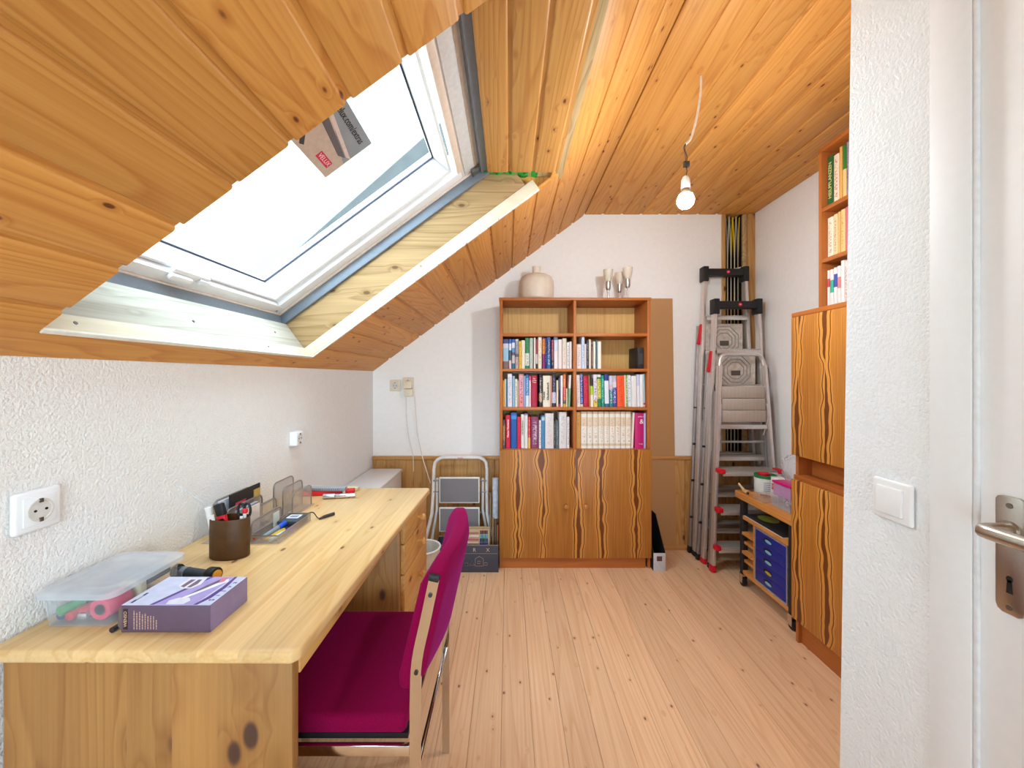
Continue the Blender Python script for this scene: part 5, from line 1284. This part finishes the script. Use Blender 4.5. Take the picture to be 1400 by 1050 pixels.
flat('print_soleplate_dark', [(-.692, .842), (-.682, .838), (-.682, .870), (-.692, .870)], plain(110, 90, 116, .45), .0013); flat('print_soleplate_dark', [(-.676, .838), (-.668, .838), (-.664, .852), (-.668, .870), (-.676, .870)], plain(110, 90, 116, .45), .0013)
flat('print_logo', [(-.742, .782), (-.737, .782), (-.737, .818), (-.742, .818)], plain(50, 44, 70, .5), .0005)
text('lettering', 'WENSO', .0045, plain(230, 226, 236, .5), frame((-.7395, .80, zt_+.0009), (0, 1, 0), (-1, 0, 0)), ic)
for k, c_ in enumerate('Silva'): text('lettering', c_, .015, plain(90, 60, 110, .5), frame((-.589, .792+.0165*k, zt_+.0006), (0, 1, 0), (-1, 0, 0)), ic)
MB().box(-.7475, -.739, IY0-.0005, IY0-.0001, D0+.006, D0+.046).build('front_logo', plain(56, 34, 44, .5), ic)
text('lettering', 'WENSO', .0085, plain(226, 190, 150, .5), frame((-.7432, IY0-.0006, D0+.026), (0, 0, 1), (-1, 0, 0)), ic, extrude=.0001)
m = MB()
for k in range(9):
    L_ = [.036, .033, .034, .029, .031, .026, .027, .025, .018][k]
    xx = -.7275+.0054*k
    z = D0+.006
    while z < D0+.006+L_:
        l2 = random.uniform(.002, .006); m.box(xx, xx+.0018, IY0-.0003, IY0-.0001, z, min(z+l2, D0+.006+L_)); z += l2+.0012
m.build('small_print', plain(196, 160, 140, .5), ic)
MB().prism([(-.752, D0+.002), (-.7595, D0+.012), (-.7575, D0+.046), (-.752, D0+.0515)], 'y', IY0+.001, IY0+.0018).build('open_flap', plain(110, 92, 84, .6), ic)
# dark pen lying between the box and the carton
o = MB().tube([(-.7685, .772, D0+.0055), (-.7665, .86, D0+.0055), (-.7660, .90, D0+.0055)], .0052, 10).build('pen', plain(40, 40, 48, .4)); tag(o, 'dark pen lying between clear box and purple carton', 'pen')
# folding work torch
to = thing('torch', 'black folding torch with orange ends lying behind the purple carton', 'torch', (-.76, .965, D0))
MB().cyl((-.815, .985, D0+.0150), (-.722, .962, D0+.0150), .0135, seg=18, bev=.003).build('grip', plain(44, 54, 66, .5), to)
MB().cyl((-.800, .9805, D0+.0150), (-.786, .977, D0+.0150), .0146, seg=18).build('band', plain(116, 122, 130, .4), to)
MB().cyl((-.823, .987, D0+.0165), (-.813, .9845, D0+.0165), .0165, seg=18, bev=.003).build('end', M_BLACK, to)
hd = MB(); hd.cyl((-.724, .9625, D0+.0205), (-.700, .9565, D0+.0205), .0165, .018, seg=18, bev=.003); hd.cyl((-.722, .949, D0+.0105), (-.703, .945, D0+.0105), .010, seg=14, bev=.002); h_ = hd.build('head', M_BLACK, to)
MB().cyl((-.7002, .9566, D0+.0205), (-.6975, .956, D0+.0205), .012, seg=18).build('lens', plain(220, 160, 50, .3), h_)

# brown oval pen cup with its tools
cup = thing('pen_cup', 'brown leather oval pen cup on the desk', 'cup', (-.772, 1.105, D0))
M_LEATH = plain(84, 56, 30, .5, 0, .3, .16, 40)
MB().lathe([(.050, D0), (.0525, D0+.002), (.0525, D0+.106), (.0520, D0+.1075), (.0495, D0+.1075), (.0495, D0+.004), (.001, D0+.004)], (-.772, 1.105, 0), 40, sx=1, sy=.62).build('cup', M_LEATH, cup)
Z0 = D0+.0045
def stick(name, label, cat, base, tip, r, col, mid=None, mt=None, seg=12):
    o = MB().tube([base, Vector(base).lerp(Vector(tip), .5), tip] if mid is None else [base]+mid+[tip], r, seg).build(name, mt or plain(*col, .4)); tag(o, label, cat, 'tools in the pen cup'); return o
cu = thing('box_cutter', 'red and black box cutter standing in the pen cup', 'cutter', (-.775, 1.10, Z0), 0, 'tools in the pen cup')
MB().bar((-.768, 1.10, Z0), (-.788, 1.096, D0+.118), .022, .012, up=(0, 1, 0), bev=.003).build('body', plain(206, 20, 36, .35), cu)
MB().bar((-.7872, 1.0963, D0+.115), (-.7955, 1.0945, D0+.148), .025, .015, up=(0, 1, 0), bev=.004).build('head', M_BLACK, cu); MB().bar((-.780, 1.0905, D0+.09), (-.784, 1.0895, D0+.108), .010, .003, up=(0, 1, 0)).build('slider', M_BLACK, cu)
stick('glue_tube', 'white glue tube leaning out of the pen cup', 'tube', (-.800, 1.10, Z0), (-.822, 1.092, D0+.138), [.007, .0085, .009], (228, 224, 220))
stick('pencil', 'tan pencil standing in the pen cup', 'pencil', (-.785, 1.112, Z0), (-.812, 1.104, D0+.128), .004, (196, 156, 90), seg=6)
stick('pencil', 'white pencil leaning over the cup rim beside the glue tube', 'pencil', (-.79, 1.09, Z0), (-.803, 1.082, D0+.121), .0042, (226, 220, 214), seg=6)
sc_ = thing('scissors', 'black-handled scissors standing in the pen cup', 'scissors', (-.75, 1.12, Z0), 0, 'tools in the pen cup')
MB().bar((-.750, 1.118, Z0), (-.748, 1.12, D0+.10), .010, .002, up=(0, 1, 0)).build('blade', M_STEEL, sc_)
for s_ in (0, 1): MB().tube([(-.752+.017*s_+.0085*math.cos(R(q)), 1.122+.001*s_, D0+.120+.020*math.sin(R(q))) for q in range(0, 360, 24)], .0034, 8, closed=True).build('handle', M_BLACK, sc_)
stick('pen', 'clear pen with red cap standing in the pen cup', 'pen', (-.745, 1.10, Z0), (-.733, 1.095, D0+.112), .0042, (206, 214, 222))
o = thing('pen', 'white pen with wide red cap in the pen cup', 'pen', (-.735, 1.105, Z0), 0, 'tools in the pen cup')
MB().cyl((-.738, 1.105, Z0), (-.731, 1.106, D0+.118), .0045, seg=12).build('barrel', plain(222, 216, 220, .4), o); MB().cyl((-.7309, 1.106, D0+.1185), (-.7300, 1.1062, D0+.130), .007, seg=12, bev=.002).build('cap', M_RED, o)
o = MB().tube(smooth_path([(-.790, 1.118, Z0+.001), (-.806, 1.112, D0+.08), (-.840, 1.104, D0+.14), (-.905, 1.085, D0+.205)]), [.0011]*19, 6).build('thin_rod', see_through('clear_rod', (216, 220, 226), .5, .1, .5)); tag(o, 'thin clear rod leaning out of the pen cup towards the wall', 'rod', 'tools in the pen cup')

# wire mesh organisers
def meshmat():
    t = NT('wire_mesh'); tr_ = t.add('ShaderNodeBsdfTransparent'); v = t.objco(False); sp = t.add('ShaderNodeSeparateXYZ'); t.link(v, sp.inputs[0])
    def w(a): return t.math('GREATER_THAN', t.math('SINE', t.math('MULTIPLY', a, 3600.0)), .25)
    k = t.math('MAXIMUM', w(t.math('ADD', sp.outputs[1], sp.outputs[0])), w(sp.outputs[2]))
    t.fin(lin(196, 186, 182), .4, .3, .5); mx = t.add('ShaderNodeMixShader'); t.set(mx.inputs[0], t.math('MULTIPLY', k, .5))
    t.link(tr_.outputs[0], mx.inputs[1]); t.link(t.b.outputs[0], mx.inputs[2]); t.link(mx.outputs[0], t.out.inputs[0]); return t.m
M_MESH = meshmat(); M_WIRE = plain(150, 144, 140, .35, .6)
def divider(t, x, y0, y1, h, name='divider', r=.018, wire=.0026):
    P = [(x, y0, D0+.003), (x, y0, D0+h-r)] + [(x, y0+r-r*math.cos(R(q)), D0+h-r+r*math.sin(R(q))) for q in (30, 60, 90)] + [(x, y1-r+r*math.cos(R(q)), D0+h-r+r*math.sin(R(q))) for q in (90, 60, 30)] + [(x, y1, D0+h-r), (x, y1, D0+.003)]
    o = MB().tube(P, wire, 6).build(name+'_wire', M_WIRE, t)
    MB().prism([(a[1], a[2]) for a in P], 'x', x-.0003, x+.0003).build(name+'_mesh', M_MESH, o); return o
oa = thing('desk_organiser', 'wire mesh desk organiser with pen tray and letter slots', 'organiser', (-.79, 1.28, D0))
for x, h in ((-.905, .112), (-.865, .085), (-.815, .075), (-.766, .063)): divider(oa, x, 1.188 if x > -.8 else 1.222, 1.345 if x > -.8 else 1.40, h)
MB().box(-.912, -.683, 1.182, 1.378, D0, D0+.0016).build('base_mesh', M_MESH, oa)
tray = MB()
for a in ((-.763, -.683, 1.182, 1.183), (-.763, -.683, 1.377, 1.378), (-.7635, -.7625, 1.183, 1.377), (-.6835, -.6825, 1.183, 1.377)): tray.box(a[0], a[1], a[2], a[3], D0+.002, D0+.024)
tr2 = tray.build('tray_wall', M_MESH, oa)
MB().tube([(-.763, 1.1825, D0+.0245), (-.683, 1.1825, D0+.0245), (-.683, 1.3775, D0+.0245), (-.763, 1.3775, D0+.0245)], .0022, 6, closed=True).build('tray_rim', M_WIRE, tr2)
MB().box(-.757, -.750, 1.1808, 1.1818, D0+.014, D0+.018).build('badge', M_RED, tr2)
ob = thing('letter_sorter', 'empty wire mesh letter sorter with three dividers behind the organiser', 'organiser', (-.80, 1.49, D0))
for x, h, y0, y1 in ((-.842, .112, 1.430, 1.560), (-.803, .098, 1.420, 1.552), (-.764, .080, 1.410, 1.545)): divider(ob, x, y0, y1, h)
MB().box(-.85, -.756, 1.415, 1.556, D0, D0+.0016).build('base_mesh', M_MESH, ob)
gp = 'papers and cards in the mesh organiser'
def sheet(name, label, x, y0, y1, h, col, cat, th=.002, tilt=0, z=D0+.003):
    o = MB().prism([(y0, z), (y1, z), (y1+tilt, z+h), (y0+tilt, z+h)], 'x', x, x+th).build(name, plain(*col, .45)); tag(o, label, cat, gp)
    return o
sheet('notepad', 'pale grey notepad in the rearmost organiser slot', -.900, 1.235, 1.388, .106, (206, 212, 222), 'notepad', .006)
sheet('folder', 'black folder with brown edge standing in the organiser', -.885, 1.262, 1.415, .118, (44, 40, 40), 'folder', .004)
sheet('card', 'yellow ochre card behind the black folder', -.8805, 1.378, 1.412, .102, (206, 166, 84), 'card', .002)
sheet('leaflet', 'red and pink leaflet sticking up before the black folder', -.8755, 1.25, 1.300, .088, (206, 70, 84), 'leaflet', .001, .03)
sheet('envelope', 'cream envelope standing in the organiser', -.795, 1.205, 1.272, .092, (232, 222, 214), 'envelope', .0018)
sheet('case', 'grey plastic case standing behind the envelope', -.845, 1.232, 1.332, .078, (150, 156, 164), 'case', .011)
sheet('case', 'blue-grey clear plastic sleeve at the organiser end', -.800, 1.186, 1.2025, .075, (120, 140, 150), 'sleeve', .022)
sheet('note', 'pale green slip of paper leaning in the pen tray', -.7585, 1.285, 1.318, .052, (206, 216, 206), 'note', .001)
gp = 'pens in the organiser tray'
zt2 = D0+.0022
marker('grey marker with bright blue cap lying across the tray', (-.722, 1.292, zt2+.021), (-.742, 1.196, zt2+.009), .0075, (130, 140, 150), (26, 80, 200), group=gp, capfrac=.3)
marker('yellow and black felt pen in the organiser tray', (-.715, 1.288, zt2+.006), (-.727, 1.192, zt2+.006), .005, (226, 184, 40), (40, 38, 40), group=gp, capfrac=.12)
marker('white marker with royal blue cap in the organiser tray', (-.697, 1.284, zt2+.007), (-.711, 1.19, zt2+.007), .0065, (206, 220, 222), (36, 50, 190), group=gp, capfrac=.3)
marker('orange pencil stub lying in the organiser tray', (-.752, 1.22, zt2+.004), (-.745, 1.19, zt2+.004), .0035, (226, 150, 70), (230, 190, 90), group=gp, capfrac=.3, cat='pencil', name='pencil')
ca = thing('calculator', 'small dark pocket calculator lying in the organiser tray', 'calculator', (-.722, 1.335, zt2))
MB().box(-.755, -.690, 1.300, 1.372, zt2+.012, zt2+.022, bev=.002).build('body', plain(60, 66, 76, .45), ca); MB().box(-.754, -.691, 1.305, 1.371, zt2, zt2+.0118).build('base', plain(40, 44, 66, .5), ca)
MB().box(-.742, -.703, 1.330, 1.364, zt2+.0221, zt2+.0226).build('display_frame', plain(226, 230, 236, .35), ca); MB().box(-.736, -.709, 1.337, 1.357, zt2+.0227, zt2+.0231).build('display', plain(130, 138, 160, .3), ca)
st_ = thing('pen_loop', 'black pen with thin wrist strap lying behind the tray', 'pen', (-.66, 1.42, D0))
MB().tube(smooth_path([(-.697, 1.384, D0+.022), (-.686, 1.40, D0+.020), (-.668, 1.392, D0+.006), (-.655, 1.382, D0+.004)]), .0018, 6).build('strap', M_BLACK, st_)
MB().tube([(-.655, 1.380, D0+.0045), (-.645, 1.40, D0+.0058), (-.625, 1.43, D0+.0058)], [.003, .0055, .0055], 10).build('barrel', plain(50, 40, 44, .5), st_)
# far end of the desk: rulers, tubes
def bar_thing(name, label, cat, p, q, w, h, col, extra=None, mt=None):
    t = thing(name, label, cat, (p[0], p[1], min(p[2], q[2])-h/2)); MB().bar(p, q, w, h, up=(0, 0, 1), bev=min(w, h)*.15).build('body', mt or plain(*col, .45), t)
    return t
t = bar_thing('red_case', 'long red case lying at the far end of the desk', 'case', (-.862, 1.655, D0+.0105), (-.655, 1.70, D0+.0105), .024, .020, (206, 24, 32)); MB().bar((-.700, 1.690, D0+.0105), (-.690, 1.6922, D0+.0105), .0246, .0206).build('band', plain(226, 222, 222, .4), t)
t = bar_thing('ruler_box', 'grey ribbed ruler box lying on top of the red case', 'ruler', (-.875, 1.675, D0+.0275), (-.682, 1.672, D0+.0275), .030, .013, (150, 154, 164))
m = MB()
for k in range(24): m.box(-.868+.0078*k, -.8655+.0078*k, 1.6565, 1.658, D0+.0225, D0+.0325)
m.build('rib', plain(110, 112, 122, .5), t)
t = thing('torch', 'slim silver torch lying beside the red case', 'torch', (-.73, 1.625, D0))
MB().cyl((-.705, 1.626, D0+.0095), (-.628, 1.640, D0+.0095), .0092, seg=18, bev=.002).build('body', plain(200, 202, 210, .25, .8), t); MB().cyl((-.752, 1.618, D0+.0105), (-.7055, 1.6258, D0+.0105), .0104, .0096, seg=18, bev=.002).build('head', plain(184, 186, 196, .3, .8), t)
MB().cyl((-.690, 1.6275, D0+.0185), (-.688, 1.6279, D0+.0195), .0026, seg=8).build('button', M_BLACK, t)
o = bar_thing('wood_ruler', 'pale yellow wooden folding ruler near the white chest', 'ruler', (-.875, 1.755, D0+.0075), (-.655, 1.742, D0+.0075), .028, .014, (206, 192, 150))
o = bar_thing('white_tube', 'white paper tube lying between ruler box and folding ruler', 'tube', (-.80, 1.728, D0+.008), (-.665, 1.716, D0+.008), .013, .012, (230, 228, 228))
